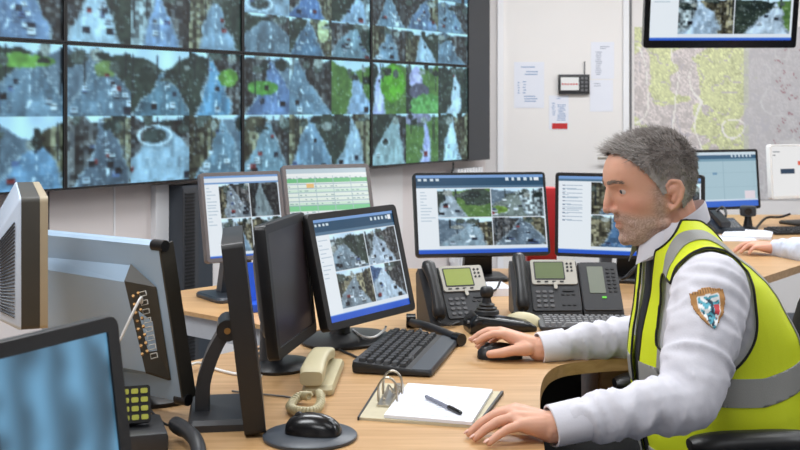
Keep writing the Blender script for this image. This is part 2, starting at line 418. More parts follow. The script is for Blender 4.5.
# map on the wall
def mapimg(H, W, seed):
    rs = np.random.RandomState(seed); n1 = vnoise(H, W, 7, rs); n2 = vnoise(H, W, 17, rs); n3 = rs.rand(H, W); n4 = vnoise(H, W, 30, rs)
    X = np.arange(W)[None, :]/W+np.zeros((H, 1))
    im = np.zeros((H, W, 3)); im[:] = (198, 190, 188)
    g = (n1*0.6+n2*0.4) > np.where(X < 0.66, 0.55, 0.9)-0.25*np.exp(-((X-0.56)/0.09)**2)
    im = np.where(g[..., None], np.array((200, 204, 160))*(.9+.2*n4[..., None]), im); im = im*(.88+.24*n3[..., None])
    im = np.where(((n4 > 0.62) & (n3 > 0.45))[..., None], im*0.88, im)
    im = np.where((np.abs(n2-0.5) < 0.02)[..., None], np.array((178, 172, 178)), im)
    im = np.where((np.abs(n1-0.5) < 0.012)[..., None], np.array((222, 220, 214)), im)
    im = np.where((X > 0.635)[..., None], im*0.35+np.array((186, 186, 190))*0.62, im)
    im = np.where(((n4 > 0.7) & (n3 > 0.8) & (X > .8))[..., None], np.array((150, 104, 112)), im)
    return np.clip(im*1.07, 0, 255)
a = at(634.5, 200, YB-0.004); b = at(806, 27, YB-0.004); w = b.x-a.x; h = b.z-a.z
me = picture_mesh('wall_map', mapimg(120, 140, 4), w, h, lambda x, y: (x, 0, y))
mp = link('wall_map', me, M_MAP, smooth=0); mp.location = ((a.x+b.x)/2, YB-0.004, (a.z+b.z)/2)
bmx = bmesh.new(); bmx.from_mesh(me)
bmx.free(); sm = mp.modifiers.new('s', 'SOLIDIFY'); sm.thickness = 0.002; sm.offset = -1
tag(mp, 'large green and grey street map pinned to the white wall', 'map')

# radiator low on the wall at the end of the video wall
t = thing('radiator', 'white finned radiator below the dark end of the video wall', 'radiator', wallp(s_of(462), OFFW, 0.35), WROT)
wr_ = s_of(488)-s_of(462); m = MB()
for k in range(9): m.box((wr_*(k+0.5)/9, -0.05, 0.30), (wr_/9*0.62, 0.06, 0.60), bev=0.006)
m.build('fins', M_FRAME, t)
for z_ in (0.05, 0.55): MB().box((wr_/2, -0.035, z_), (wr_, 0.03, 0.04)).build('header_rail', M_FRAME, t)
MB().box((wr_/2, -0.01, 0.3), (wr_*0.3, 0.02, 0.1)).build('wall_bracket', M_FRAME, t)
# black cable hanging from the video wall
p0 = wallp(s_of(456), -0.02, ZB-0.01)
tag(MB().tube(spline([p0, p0+Vector((0.0, -0.015, -0.04)), p0+Vector((-0.01, -0.03, -0.09)), p0+Vector((0, -0.03, -0.5))]), 0.006).build('cable', M_BLACK), 'short black cable hanging from the lower right end of the video wall', 'cable')

# louvred dark cabinet under the video wall
sa, sb = s_of(182.5), s_of(213)
t = thing('equipment_cabinet', 'dark louvred equipment cabinet standing below the video wall', 'cabinet', wallp(sa, OFFW+0.004, 0), WROT)
cw = sb-sa
MB().box((cw/2, -0.055, 0.49), (cw, 0.10, 0.98)).build('body', M_SLATE, t)
m = MB(); lw = (s_of(198)-sa)
MB().box((lw/2, -0.108, 0.49), (lw*0.98, 0.006, 0.96)).build('door', M_DKPAN, t)
for k in range(60): m.box((lw*0.4, -0.113, 0.03+0.0155*k), (lw*0.6, 0.006, 0.008))
m.build('louvres', M_BLACK, t)

# ------------------------------------------------------------------ the video wall: one display per cell
G, ST, TR, BL, GY, PA = 'green', 'stone', 'tree', 'bld', 'grey', 'pale'
GRN = (92, 150, 62)
def tile(**k):
    k.setdefault('tint', T_WALL); return k
tiles_low = {
 0: [[tile(sky=.2, left=GY, right=TR), tile(sky=.2, left=GY, right=TR), tile(sky=.14, vx=.6, left=TR, right=GY, wl=.9, wr=.5, cars=7, patch=[(.35, .25, .5, .1, (120, 168, 70))])],
     [tile(sky=.2), tile(sky=.2), tile(sky=.3, vx=.55, left=GY, right=ST, wl=.6, wr=.4, cars=3, road=(110, 142, 168))]],
 1: [[tile(sky=.2, vx=.5, left=GY, right=TR, wl=.6, wr=.8, cars=16, patch=[(.62, .32, .2, .12, (120, 140, 78))]), tile(sky=.33, vx=.55, left=TR, right=TR, wl=.5, wr=.5, cars=5, road=(84, 110, 122)), tile(sky=.05, vx=.35, left=TR, right=BL, wl=.25, wr=.4, cars=3, road=(92, 136, 164), patch=[(.75, .4, .18, .14, (110, 160, 60))])],
     [tile(sky=.05, vx=.5, left=BL, right=ST, wl=.35, wr=.5, cars=14, road=(84, 96, 108)), tile(sky=.08, vx=.5, left=BL, right=BL, wl=.9, wr=.9, cars=2, ring=(.4, .3, .3, .16), road=(142, 160, 172), line=False), tile(sky=.06, vx=.6, left=ST, right=GY, wl=.5, wr=.3, cars=8, road=(110, 134, 148))]],
 2: [[tile(sky=.08, vx=.6, left=BL, right=GY, wl=.5, wr=.6, cars=4, patch=[(.42, .55, .34, .12, GRN)], road=(96, 116, 150)), tile(sky=.05, vx=.2, left=PA, right=BL, wl=.2, wr=.8, cars=2), tile(sky=.22, vx=.6, left=G, right=G, wl=.15, wr=.5, cars=1, road=(160, 180, 204), line=False)],
     [tile(sky=.1, vx=.55, left=ST, right=BL, wl=.6, wr=.4, cars=8, road=(116, 138, 148)), tile(sky=.05, vx=.45, left=ST, right=TR, wl=.5, wr=.6, cars=6, road=(116, 140, 158)), tile(sky=.06, vx=.5, left=TR, right=ST, wl=.4, wr=.3, cars=2, road=(150, 166, 178))]],
 3: [[tile(sky=.1, vx=.2, left=TR, right=G, wl=.15, wr=.2, cars=1, patch=[(.62, .4, .36, .36, (104, 172, 46))], road=(176, 172, 206), line=False), tile(sky=.1, vx=.3, left=TR, right=G, wl=.0, wr=.0, cars=0, line=False, patch=[(.3, .3, .2, .25, (190, 176, 214)), (.4, .55, .3, .17, (104, 96, 112)), (.7, .85, .6, .25, (110, 170, 86))]), tile(sky=.04, vx=.5, left=TR, right=TR, wl=.2, wr=.2, cars=2, road=(196, 206, 214))],
     [tile(sky=.05, vx=.7, left=TR, right=BL, wl=.8, wr=.25, cars=2, road=(146, 160, 158), line=False, ring=(.4, .55, .12, .08)), tile(sky=.08, vx=.55, left=G, right=G, wl=.15, wr=.15, cars=2, road=(176, 170, 214), line=False, patch=[(.3, .1, .5, .12, (150, 140, 164))]), tile(sky=.06, vx=.45, left=TR, right=ST, wl=.3, wr=.3, cars=2, road=(178, 196, 206), line=False)]]}
tiles_up = {
 0: ([3, 2], [[tile(), tile(), tile(sky=.05)], [tile(), tile(), tile(sky=.02, vx=.3, left=BL, right=BL, wl=.9, wr=.5, cars=20, road=(112, 132, 160))]]),
 1: ([3, 2], [[tile(sky=.1), tile(sky=.1), tile(sky=.1)], [tile(sky=.02, vx=.5, left=BL, right=TR, wl=.45, wr=.3, cars=9, road=(168, 186, 196)), tile(sky=.1, vx=.45, left=PA, right=BL, wl=.2, wr=.4, cars=4, road=(128, 150, 180)), tile(sky=.1, vx=.5, left=ST, right=TR, wl=.25, wr=.4, cars=3, road=(124, 144, 160))]]),
 2: ([3, 3], [[tile(sky=.1), tile(sky=.1), tile(sky=.1)], [tile(sky=.05, vx=.5, left=BL, right=BL, wl=.8, wr=.8, cars=1, ring=(.35, .75, .3, .2), road=(140, 154, 166)), tile(sky=.05, vx=.3, left=BL, right=ST, wl=.3, wr=.5, cars=4, road=(84, 112, 154)), tile(sky=.15, vx=.6, left=TR, right=PA, wl=.4, wr=.3, cars=3, road=(150, 170, 190))], [tile(sky=.02, vx=.5, left=TR, right=BL, wl=.9, wr=.9, cars=1, road=(104, 118, 128)), tile(sky=.08, vx=.45, left=TR, right=ST, wl=.4, wr=.4, cars=4, road=(84, 108, 128), patch=[(.8, .3, .16, .3, (210, 210, 150))]), tile(sky=.08, vx=.6, left=BL, right=TR, wl=.6, wr=.5, cars=10, road=(108, 128, 136))]]),
 3: ([3, 3], [[tile(sky=.1), tile(sky=.1), tile(sky=.1)], [tile(sky=.05, vx=.5, left=BL, right=BL, wl=.3, wr=.4, cars=9), tile(sky=.05, vx=.7, left=BL, right=ST, wl=.6, wr=.3, cars=8, road=(104, 124, 150)), tile(sky=.12, vx=.4, left=GY, right=BL, wl=.5, wr=.5, cars=8)], [tile(sky=.05, vx=.5, left=ST, right=BL, wl=.4, wr=.25, cars=7), tile(sky=.2, vx=.45, left=ST, right=TR, wl=.15, wr=.5, cars=1, road=(150, 166, 178)), tile(sky=.1, vx=.4, left=GY, right=BL, wl=.5, wr=.5, cars=6)]])}
COLS = ['at the left edge of the photo', 'second from the left', 'second from the right', 'at the right end, beside the dark panel']
for row in (0, 1):
    for c in range(4):
        rows = tiles_low[c] if row == 0 else tiles_up[c][1]
        nr = len(rows); TWp, THp = 44, (88//nr)
        img = np.vstack([np.hstack([street(THp, TWp, 100+row*40+c*10+i*3+j, **q) for j, q in enumerate(rw)]) for i, rw in enumerate(rows)])
        loc = wallp((c-1)*PW+PW/2, 0, ZB+row*(PH+0.0)+PH/2)
        name = 'wall_display'
        t = thing(name, '%s camera display of the video wall, %s' % (('lower', 'upper')[row], COLS[c]), 'display screen', loc, WROT, 'displays of the video wall')
        MB().box((0, 0.054, 0), (PW-0.004, 0.09, PH-0.004)).build('case', M_BLACK, t)
        m = MB(); e = 0.0075
        for sx in (-1, 1): m.box((sx*(PW/2-e/2-0.001), 0.002, 0), (e, 0.014, PH-0.003))
        for sz in (-1, 1): m.box((0, 0.002, sz*(PH/2-e/2-0.001)), (PW-0.003-2*e, 0.014, e))
        m.build('bezel', M_BLACK, t)
        me = picture_mesh('screen', img, PW-2*e-0.002, PH-2*e-0.002, lambda x, y: (x, 0.004, y))
        link('screen', me, M_WALLSCR, t, 0)

# ------------------------------------------------------------------ desks
def desk_top(name, label, poly, legs, m=M_WOOD, th=0.028, parts=None):
    t = thing(name, label, 'desk', (poly[0][0], poly[0][1], 0)); o = Vector((poly[0][0], poly[0][1]))
    P = [(p[0]-o.x, p[1]-o.y) for p in poly]
    MB().prism(P, DZ-th, DZ).build('desktop', m, t, 30)
    for (x, y, w, d) in legs:
        MB().box((x-o.x, y-o.y, (DZ-th)/2), (w, d, DZ-th), bev=0.004).build('leg', M_GREYP, t)
    return t, o
cut = [desk(545, 452), desk(541.5, 425), desk(540, 402), desk(541, 386), desk(545, 376), desk(553, 368.5), desk(568, 363.5), desk(600, 360)]
cut = [tuple(p)[:2] for p in spline(cut, 5)]
main = [(-1.15, 0.80), (-0.12, 0.80), (-0.12, 1.45), (0.0, 1.66), (0.2465, 1.70)]+cut+[(0.75, 2.70), (1.45, 2.72), (1.45, 2.96), (1.0, 2.98), (0.98, 4.12), (0.02, 4.12), (0.0, 3.32), (-0.225, 2.93), (-0.332, 2.80), (-0.48, 2.61), (-0.62, 2.46), (-1.15, 2.46)]
td, o = desk_top('control_desk', 'long beech control desk with a curved cut-out in front of the seated man', main, [(-1.1, 0.9, .06, .06), (-0.2, 0.9, .06, .06), (-1.1, 2.38, .06, .06), (0.1, 4.0, .06, .06), (0.9, 4.0, .06, .06), (1.38, 2.85, .06, .06), (0.15, 1.78, .06, .06)])
mp = MB().box((0.24-o.x, 3.0-o.y, 0.40), (0.47, 0.025, 0.60)).build('underdesk_shade_panel', M_BLACK, td)  # black panel added to stand in for the dark shade below the desk
pd = thing('drawer_pedestal', 'light oak drawer pedestal standing below the desk behind the seated man', 'cabinet', (0.64, 3.02, 0))
MB().box((0, 0, 0.35), (0.30, 0.40, 0.70)).build('body', M_WOODD, pd)
for k in range(3): 
    dr = MB().box((0, -0.208, 0.13+0.225*k), (0.29, 0.016, 0.215), bev=0.003).build('drawer', M_WOODD, pd)
    MB().box((0, -0.222, 0.20+0.225*k), (0.10, 0.012, 0.012), bev=0.003).build('handle', M_METAL, dr)
backp = [(-0.95, 3.55), (-0.70, 3.333), (-0.351, 3.03), (-0.235, 2.945), (-0.012, 3.33), (0.005, 4.29), (-0.09, 4.29), (-0.634, 3.69), (-0.724, 3.59), (-0.80, 3.66)]
tb, o = desk_top('side_desk', 'second beech desk with a pale metal apron behind the tilted monitors', backp, [(-0.86, 3.56, .05, .05), (-0.06, 4.18, .05, .05), (-0.235, 3.05, .05, .05)], M_WOOD2, 0.012)
m = MB(); fa = Vector((-0.95, 3.55, 0)); fb = Vector((-0.24, 2.958, 0)); dd = (fb-fa); nn = Vector((dd.y, -dd.x, 0)).normalized()
a1 = fa-nn*0.012; b1 = fb-nn*0.012
m.prism([(p.x-o.x, p.y-o.y) for p in (a1, b1, b1-nn*0.03, a1-nn*0.03)], DZ-0.075, DZ-0.0125)
m.build('apron', mat('pale_metal', (206, 210, 216), 0.4), tb)
rightp = [(1.17, 3.81), (1.37, 4.07), (2.45, 5.47), (2.45, 6.2), (1.02, 6.2), (1.02, 4.15)]
desk_top('rear_desk', 'far beech desk at the right where the second operator works', rightp, [(1.22, 4.0, .06, .06), (1.1, 6.1, .06, .06), (2.38, 6.1, .06, .06), (2.36, 5.5, .06, .06)])

# ------------------------------------------------------------------ monitors
def monitor(name, label, cat, pose, bez=(0.018, 0.018, 0.022), thick=0.02, back=0.035, mb=M_BLACK, picture=None, stand='round', scr=M_SCREEN, standy=0.10, mstand=None, group=None, res=None, baser=0.11, neckx=0.0, zbase=DZ, post=None, curved=0.0):
    X, Y, Z, psi, tilt, w, h = pose
    rz = R(psi); ax = Vector((math.cos(rz), math.sin(rz), 0)); bk = Vector((-math.sin(rz), math.cos(rz), 0))
    root_loc = Vector((X, Y, 0))+bk*standy+ax*neckx
    t = thing(name, label, cat, (root_loc.x, root_loc.y, zbase), rz, group)
    ct, st = math.cos(R(tilt)), math.sin(R(tilt))
    c = Vector((-neckx, -standy, Z-zbase))
    def fn(x, y, z=0.0): return c+Vector((x, y*st-z*ct, y*ct+z*st))
    e, et, eb = bez; n = 3
    outer = rrect(w, h, min(0.012, w*0.04), n)
    iw, ih = w-2*e, h-et-eb; iy = (eb-et)/2
    inner = rrect(iw, ih, 0.002, n, 0, iy)
    if curved: outer = [(x, y-(curved*(1-(2*x/w)**2) if y < 0 else 0)) for x, y in outer]
    b2 = rrect(w*0.985, h*0.985, 0.012, n)
    rings = [[fn(x, y, -0.004) for x, y in inner], [fn(x, y, 0) for x, y in inner], [fn(x*0.992, y*0.992, 0.0) for x, y in outer], [fn(x, y, -0.003) for x, y in outer], [fn(x, y, -thick+0.003) for x, y in outer], [fn(x, y, -thick) for x, y in b2]]
    mbz = MB(); mbz.loft(rings, False)
    k = len(outer); mbz.add(rings[-1], [tuple(range(k))])
    mbz.build('bezel', mb, t, 40)
    if picture is not None:
        me = picture_mesh('screen', picture, iw, ih, lambda x, y: fn(x, y+iy, -0.003)); link('screen', me, scr, t, 0)
    else:
        MB().add([fn(x, y, -0.003) for x, y in inner], [tuple(range(len(inner)))]).build('screen', scr, t, 0)
    hb = MB(); rr = [rrect(w*0.8, h*0.78, 0.02, n), rrect(w*0.74, h*0.72, 0.02, n), rrect(w*0.5, h*0.5, 0.02, n)]
    zz = [-thick, -thick-back*0.5, -thick-back]
    hb.loft([[fn(x, y, q) for x, y in r] for r, q in zip(rr, zz)]); hb.build('back_housing', mb, t, 40)
    ms = mstand or mb
    top = fn(neckx, -h*0.05, -thick-back*0.6); 
    if stand == 'round':
        nk = MB(); nk.tube([top, Vector((0, top.y+0.035 if top.y < -0.02 else 0.0, top.z-0.04)), Vector((0, 0, 0.02)), Vector((0, 0, 0.008))], [0.022, 0.024, 0.026, 0.034], 14)
        nk.build('neck', ms, t, 50)
        bs = MB(); ell = [(baser*math.cos(2*math.pi*i/36), baser*0.85*math.sin(2*math.pi*i/36)) for i in range(36)]
        bs.loft([[(x*q, y*q-0.02, z) for x, y in ell] for q, z in ((0.97, 0), (1, 0.003), (1, 0.007), (0.93, 0.012), (0.5, 0.018))]); bs.build('base', ms, t, 40)
    elif stand == 'slab':
        nk = MB(); nk.loft([[top+Vector((sx*0.04, sy*0.012, 0)) for sx, sy in ((-1, -1), (1, -1), (1, 1), (-1, 1))], [Vector((sx*0.05, sy*0.018+0.012, 0.012)) for sx, sy in ((-1, -1), (1, -1), (1, 1), (-1, 1))]])
        nk.build('neck', ms, t, 30)
        bs = MB(); pr = rrect(baser*2, baser*1.7, 0.02, 4, 0, -0.02)
        bs.loft([[(x*q, y*q, z) for x, y in pr] for q, z in ((0.98, 0), (1, 0.004), (1, 0.010), (0.95, 0.016))]); bs.build('base', ms, t, 40)
    elif stand == 'pole':
        nk = MB(); nk.cyl((0, 0.03, 0.01), (0, 0.03, top.z+0.02), 0.018); nk.tube([(0, 0.03, top.z), top], 0.016); nk.build('neck', ms, t, 40)
        bs = MB(); pr = rrect(baser*2, baser*1.6, 0.02, 4, 0, 0.0)
        bs.loft([[(x*q, y*q, z) for x, y in pr] for q, z in ((0.98, 0), (1, 0.004), (1, 0.010), (0.95, 0.014))]); bs.build('base', ms, t, 40)
    elif stand == 'hang':
        m = MB(); m.tube([top, Vector((0, top.y+0.10, top.z+0.02))], 0.03); m.tube([Vector((0, top.y+0.10, top.z-0.03)), Vector((0, top.y+0.10, ZC-zbase-0.02))], 0.02)
        m.build('pole', ms, t, 40)
        MB().cyl((0, top.y+0.10, ZC-zbase-0.025), (0, top.y+0.10, ZC-zbase), 0.08).build('ceiling_plate', ms, t, 40)
    return t, fn

q6 = [dict(sky=.22, vx=.35, left='pale', right='tree', wl=.5, wr=.7, cars=12, road=(116, 130, 138)), dict(sky=.14, vx=.35, left='pale', right='bld', wl=.4, wr=.5, cars=9, road=(150, 160, 170)), dict(sky=.18, vx=.55, left='stone', right='stone', wl=.6, wr=.3, cars=12, road=(124, 134, 140)), dict(sky=.1, vx=.4, left='blue', right='bld', wl=.5, wr=.6, cars=10, road=(164, 176, 186))]
P6 = desktop(126, 132, 61, q6, side=.17, topb=.13, bot=.075)
monitor('monitor', 'tilted black square monitor showing four street pictures, beside the dark-screened one', 'monitor', (-0.089, 2.810, 0.935, 54.8, 13.8, 0.362, 0.278), (.019, .016, .018), 0.026, 0.035, M_BLACK, P6, 'round', standy=0.075, baser=0.125)
monitor('monitor', 'black square monitor turned right with its screen switched off', 'monitor', (-0.240, 2.545, 0.932, 79.7, 6.4, 0.320, 0.286), (.02, .02, .024), 0.026, 0.035, M_BLACK, None, 'round', scr=M_OFF, standy=0.05, baser=0.085)
q7 = [dict(sky=.05, vx=.4, left='stone', right='bld', wl=.2, wr=.7, cars=16, road=(126, 132, 136)), dict(sky=.02, vx=.4, left='bld', right='bld', wl=.25, wr=.4, cars=1, road=(176, 196, 198), dark=.62, line=False), dict(sky=.12, vx=.5, left='pale', right='stone', wl=.3, wr=.4, cars=3), dict(sky=.1, vx=.5, left='stone', right='tree', wl=.3, wr=.4, cars=3)]
P7 = desktop(96, 104, 71, q7, side=.19, topb=.07, bot=.03); P7[3:8] = (220, 230, 240); P7[8:10] = (120, 160, 210)
monitor('monitor', 'taupe framed monitor with camera pictures at left on the second desk', 'monitor', (-0.470, 3.456, 0.994, 33.8, 11.5, 0.271, 0.269), (.011, .011, .013), 0.026, 0.03, M_TAUPE, P7, 'slab', standy=0.07, mstand=M_SLATE, baser=0.105)
H8, W8 = 100, 110; P8 = np.zeros((H8, W8, 3)); P8[:] = (226, 236, 236); rs8 = np.random.RandomState(3)
P8[:6] = (186, 204, 214); P8[6:9] = (236, 240, 240)
for y in range(10, H8, 5):
    P8[y:y+3] = [(226, 238, 228), (206, 232, 214), (232, 236, 240)][rs8.randint(3)]; P8[y+3] = (150, 178, 186)
    for x in range(2, W8-8, 7):
        if rs8.rand() < 0.6: P8[y+1, x:x+rs8.randint(2, 6)] = (130, 160, 166)
P8[12:17] = (112, 190, 132); P8[18:23, 26:36] = (232, 190, 120); P8[44:50] = (128, 206, 150)
for x in (14, 38, 62, 86): P8[9:, x] = (172, 196, 200)
monitor('monitor', 'taupe framed monitor showing a pale green spreadsheet below the video wall', 'monitor', (-0.237, 3.920, 0.967, 25.1, 16.9, 0.326, 0.329), (.014, .014, .018), 0.026, 0.03, M_TAUPE, P8, 'slab', standy=0.05, mstand=M_SLATE, baser=0.10)
q9 = [dict(sky=.12, vx=.25, left='tree', right='green', wl=.3, wr=.3, cars=5, road=(140, 150, 156), patch=[(.75, .3, .3, .32, (66, 78, 66))]), dict(sky=.1, vx=.5, left='grey', right='pale', wl=.8, wr=.2, cars=8, road=(112, 120, 112), patch=[(.15, .75, .16, .14, (120, 150, 60))]), dict(sky=.16, vx=.6, left='grey', right='stone', wl=.6, wr=.25, cars=3, road=(128, 144, 152)), dict(sky=.03, vx=.55, left='bld', right='stone', wl=.5, wr=.4, cars=12, road=(92, 104, 114))]
P9 = desktop(100, 160, 91, q9, side=.16, topb=.14, bot=.065)
monitor('monitor', 'wide black monitor of camera views standing behind the two desk telephones', 'monitor', (0.274, 3.811, 0.967, 8.7, 15.2, 0.456, 0.283), (.009, .009, .010), 0.03, 0.03, M_BLACK, P9, 'slab', standy=0.07, baser=0.09)
q10 = [dict(sky=.05, vx=.5, left='stone', right='grey', wl=.3, wr=.4, cars=3), dict(sky=.1), dict(sky=.05, vx=.4, left='stone', right='tree', wl=.2, wr=.9, cars=1, road=(70, 102, 134), line=False), dict(sky=.1, left='tree', right='tree', road=(70, 102, 134))]
P10 = desktop(100, 160, 101, q10, side=.235, topb=.04, bot=.06)
for y in range(12, 60, 5):
    P10[y:y+1, 5:8] = (60, 80, 120); P10[y:y+1, 10:28] = (170, 186, 204)
monitor('monitor', "wide black monitor with a white side list, behind the seated man's face", 'monitor', (0.757, 3.782, 0.961, -18.5, 2.4, 0.491, 0.283), (.012, .012, .012), 0.03, 0.03, M_BLACK, P10, 'slab', standy=0.08, baser=0.10)
P11 = np.zeros((70, 130, 3)); P11[:] = (168, 196, 208); P11[:6] = (206, 222, 232); P11[4:9] = (56, 96, 126); P11[9:12] = (120, 158, 178); P11[62:] = (52, 104, 206); P11[60:62] = (206, 222, 236)
for y in (26, 44): P11[y, ::2] = (150, 180, 194)
for x in (42, 84): P11[12:60, x] = (150, 180, 194)
for x in range(96, 126, 5): P11[4:7, x:x+2] = (206, 222, 232)
P11[50:60, 112:126] = (226, 216, 224); P11[26:29, 70:76] = (110, 150, 180)
monitor('monitor', 'black monitor showing a plain pale blue plan on the far desk', 'monitor', (1.485, 5.469, 0.975, 21.3, 5.1, 0.587, 0.290), (.014, .013, .014), 0.03, 0.03, M_BLACK, P11, 'slab', standy=0.08)
P12 = np.zeros((60, 120, 3)); P12[:] = (236, 236, 236); P12[6, 2:10] = (90, 96, 110); P12[10, 2:5] = (60, 66, 80)
P12[27:33, 10:26] = (30, 58, 84); P12[18:23, 30:48] = (226, 92, 62); P12[36:42, 60:80] = (30, 58, 84)
monitor('monitor', 'white framed monitor at right edge showing orange and navy boxes', 'monitor', (2.091, 5.616, 1.012, 21.3, 3.9, 0.652, 0.264), (.012, .012, .014), 0.03, 0.03, M_WHITE, P12, 'slab', standy=0.08, mstand=M_BLACK, baser=0.14)
qt = [dict(sky=.1), dict(sky=.1), dict(sky=.1, vx=.35, left='pale', right='stone', wl=.3, wr=.35, cars=3, road=(160, 176, 190)), dict(sky=.16, vx=.75, left='tree', right='green', wl=.55, wr=.2, cars=3, road=(170, 182, 192))]
PT = desktop(110, 170, 131, qt, side=.2, topb=.1, bot=.035)
monitor('hanging_screen', 'large black screen hung from the ceiling at upper right, tilted down', 'monitor', (1.470, 5.195, 1.839, -1.2, -12.4, 0.700, 0.497), (.026, .03, .035), 0.05, 0.05, M_BLACK2, PT, 'hang', standy=0.0, curved=0.012)
# foreground monitor, turned to the right
H1, W1 = 70, 90; rs1 = np.random.RandomState(12); n = vnoise(H1, W1, 6, rs1)*0.6+vnoise(H1, W1, 12, rs1)*0.4
P1 = np.zeros((H1, W1, 3)); P1[:] = (84, 126, 154); P1 = P1*(0.72+0.5*n[..., None]); xs = np.linspace(0, 1, W1)[None, :, None]; P1 = P1*(1+0.18*np.sin(xs*37+3*n[..., None]))
P1[44:66, 40:56] = P1[44:66, 40:56]*0.3+np.array((160, 210, 222))*0.7; P1[20:60, 30:44] *= 0.7
TRc = at(118, 314, 1.30); psi1 = 62.6; w1, h1, t1 = 0.36, 0.29, 8.0
axx = Vector((math.cos(R(psi1)), math.sin(R(psi1)), 0)); n1_ = Vector((math.sin(R(psi1)), -math.cos(R(psi1)), 0)); up1 = Vector((0, 0, 1))*math.cos(R(t1))-n1_*math.sin(R(t1))
c1 = TRc-axx*w1/2-up1*h1/2
monitor('monitor', 'blue-lit black monitor nearest the camera in the lower left corner', 'monitor', (c1.x, c1.y, c1.z, psi1, t1, w1, h1), (.019, .017, .02), 0.022, 0.03, M_BLACK, P1, 'slab', standy=0.08, baser=0.08)

# slim dark monitor seen edge on
pb = at(252, 419, 2.10); pt = at(229.5, 236, 2.10)
t = thing('monitor', 'black monitor seen edge on, leaning on a bent arm stand', 'monitor', (pb.x-0.055, 2.14, DZ), R(98))
upv = (pt-pb); ln = upv.length; tl = math.atan2(-upv.x, upv.z)
def fe(x, y, z=0): return Vector((x, -0.055+0.0+y*math.sin(tl)-z*math.cos(tl), 0.006+y*math.cos(tl)+z*math.sin(tl)))
m = MB(); o2 = rrect(0.30, ln, 0.01, 3, 0, ln/2); m.loft([[fe(x, y, z) for x, y in o2] for z in (0.018, 0.014, -0.015, -0.020)]); m.build('bezel', M_BLACK, t, 40)
o2 = rrect(0.27, ln-0.04, 0.004, 3, 0, ln/2); MB().add([fe(x, y, 0.0185) for x, y in o2], [tuple(range(len(o2)))]).build('screen', M_OFF, t, 0)
b0 = 0.02
arm = MB(); pth = [(0, 0.042, 0.02), (0, 0.040, 0.07), (0, 0.022, 0.125), (0, 0.0, 0.165)]
arm.loft([[Vector(p)+Vector((sx*0.03, sy*0.013, 0)) for sx, sy in ((-1, -1), (1, -1), (1, 1), (-1, 1))] for p in spline(pth, 4)]); arm.build('arm', M_CHAR, t, 40)
MB().cyl((-0.045, -0.004, 0.170), (0.045, -0.004, 0.170), 0.020, n=20).build('hinge', M_BLACK, t, 40)
MB().cyl((-0.047, -0.004, 0.170), (-0.0455, -0.004, 0.170), 0.006, n=16).build('hinge_screw', M_GOLD, t, 40)
bs = MB(); pr = rrect(0.20, 0.125, 0.012, 3, 0.0, 0.004)
bs.loft([[(x*q, 0.004+(y-0.004)*q, z) for x, y in pr] for q, z in ((1, 0), (1, 0.012), (0.93, 0.02), (0.9, 0.02))]); bs.build('base', M_CHAR, t, 30)

# big grey monitor seen from behind
TR3 = at(162, 243, 2.10); BR3 = at(189, 401, 2.145)
rdir = Vector((math.cos(R(-35)), math.sin(R(-35)), 0)); back3 = Vector((rdir.y, -rdir.x, 0))   # towards the camera
w3 = 0.37; up3 = (TR3-BR3); h3 = up3.length; up3 = up3.normalized()
up3 = (up3-rdir*up3.dot(rdir)).normalized(); n3 = rdir.cross(up3).normalized()
if n3.dot(back3) < 0: n3 = -n3
c3 = (TR3+BR3)/2-rdir*w3/2
t = thing('monitor', 'large silver-grey monitor seen from behind with a panel of sockets', 'monitor', (c3.x, c3.y, DZ), 0)
O3 = Vector((c3.x, c3.y, DZ))
def f3(x, y, z=0): return c3-O3+rdir*x+up3*y+n3*z
m = MB(); o2 = rrect(w3, h3, 0.01, 3); m.loft([[f3(x, y, z) for x, y in o2] for z in (-0.012, 0.0)]); m.loft([[f3(x*q, y*q, z) for x, y in o2] for q, z in ((1, 0.0), (0.985, 0.012))]); m.build('back_panel', M_MON3, t, 35)
m = MB(); m.box((0, 0, 0), (0.034, h3*0.985, 0.004)); m.v = [f3(w3/2+0.001+(p.z), p.y, p.x-0.004) for p in m.v]; m.build('side_bezel', M_DKSIDE, t, 30)
for sy in (-1, 1): MB().tube([f3(w3/2-0.022, sy*(h3/2-0.004), 0.004), f3(w3/2+0.008, sy*(h3/2-0.004), 0.004)], 0.011, 14).build('corner_cap', M_BLACK, t, 40)
m = MB(); o2 = rrect(w3-0.02, h3-0.03, 0.004, 3); m.add([f3(x, y, -0.0125) for x, y in o2], [tuple(range(len(o2)))]); m.build('screen', M_OFF, t, 0)
# raised rear housing; its right flank is a dark panel holding the sockets
def pix3(px, py, zo):
    d = Vector(((px-CX)/F, 1.0, -(py-CY)/F)); q = c3+n3*zo; o0 = Vector((0, 0, HC)); k = (q-o0).dot(n3)/d.dot(n3); p = o0+d*k-c3
    return (p.dot(rdir), p.dot(up3))
zb_, zt = 0.012, 0.040
a_ = pix3(51, 257, zb_); b_ = pix3(131, 264.5, zb_); c_ = pix3(156.5, 288, zb_); d_ = pix3(171, 380, zb_)
a2 = pix3(51, 270.5, zt); b2_ = pix3(124.5, 282, zt); d2 = pix3(145.5, 372, zt)
xl_ = -w3*0.47
def ext(p, q, x): k = (x-p[0])/(q[0]-p[0]); return (x, p[1]+(q[1]-p[1])*k)
lowp = [ext(a_, b_, xl_), b_, c_, d_, (xl_, d_[1]-0.01)]
topp = [ext(a2, b2_, xl_+0.01), b2_, (b2_[0]+0.001, b2_[1]-0.003), d2, (xl_+0.01, d2[1])]
m = MB(); m.loft([[f3(x, y, zb_-0.002) for x, y in lowp], [f3(x, y, zt) for x, y in topp]]); hs = m.build('rear_housing', M_MON3, t, 20)
nq = (f3(*c_, zb_)-f3(*b_, zb_)).cross(f3(*b2_, zt)-f3(*b_, zb_)).normalized()
if nq.dot(back3) < 0: nq = -nq
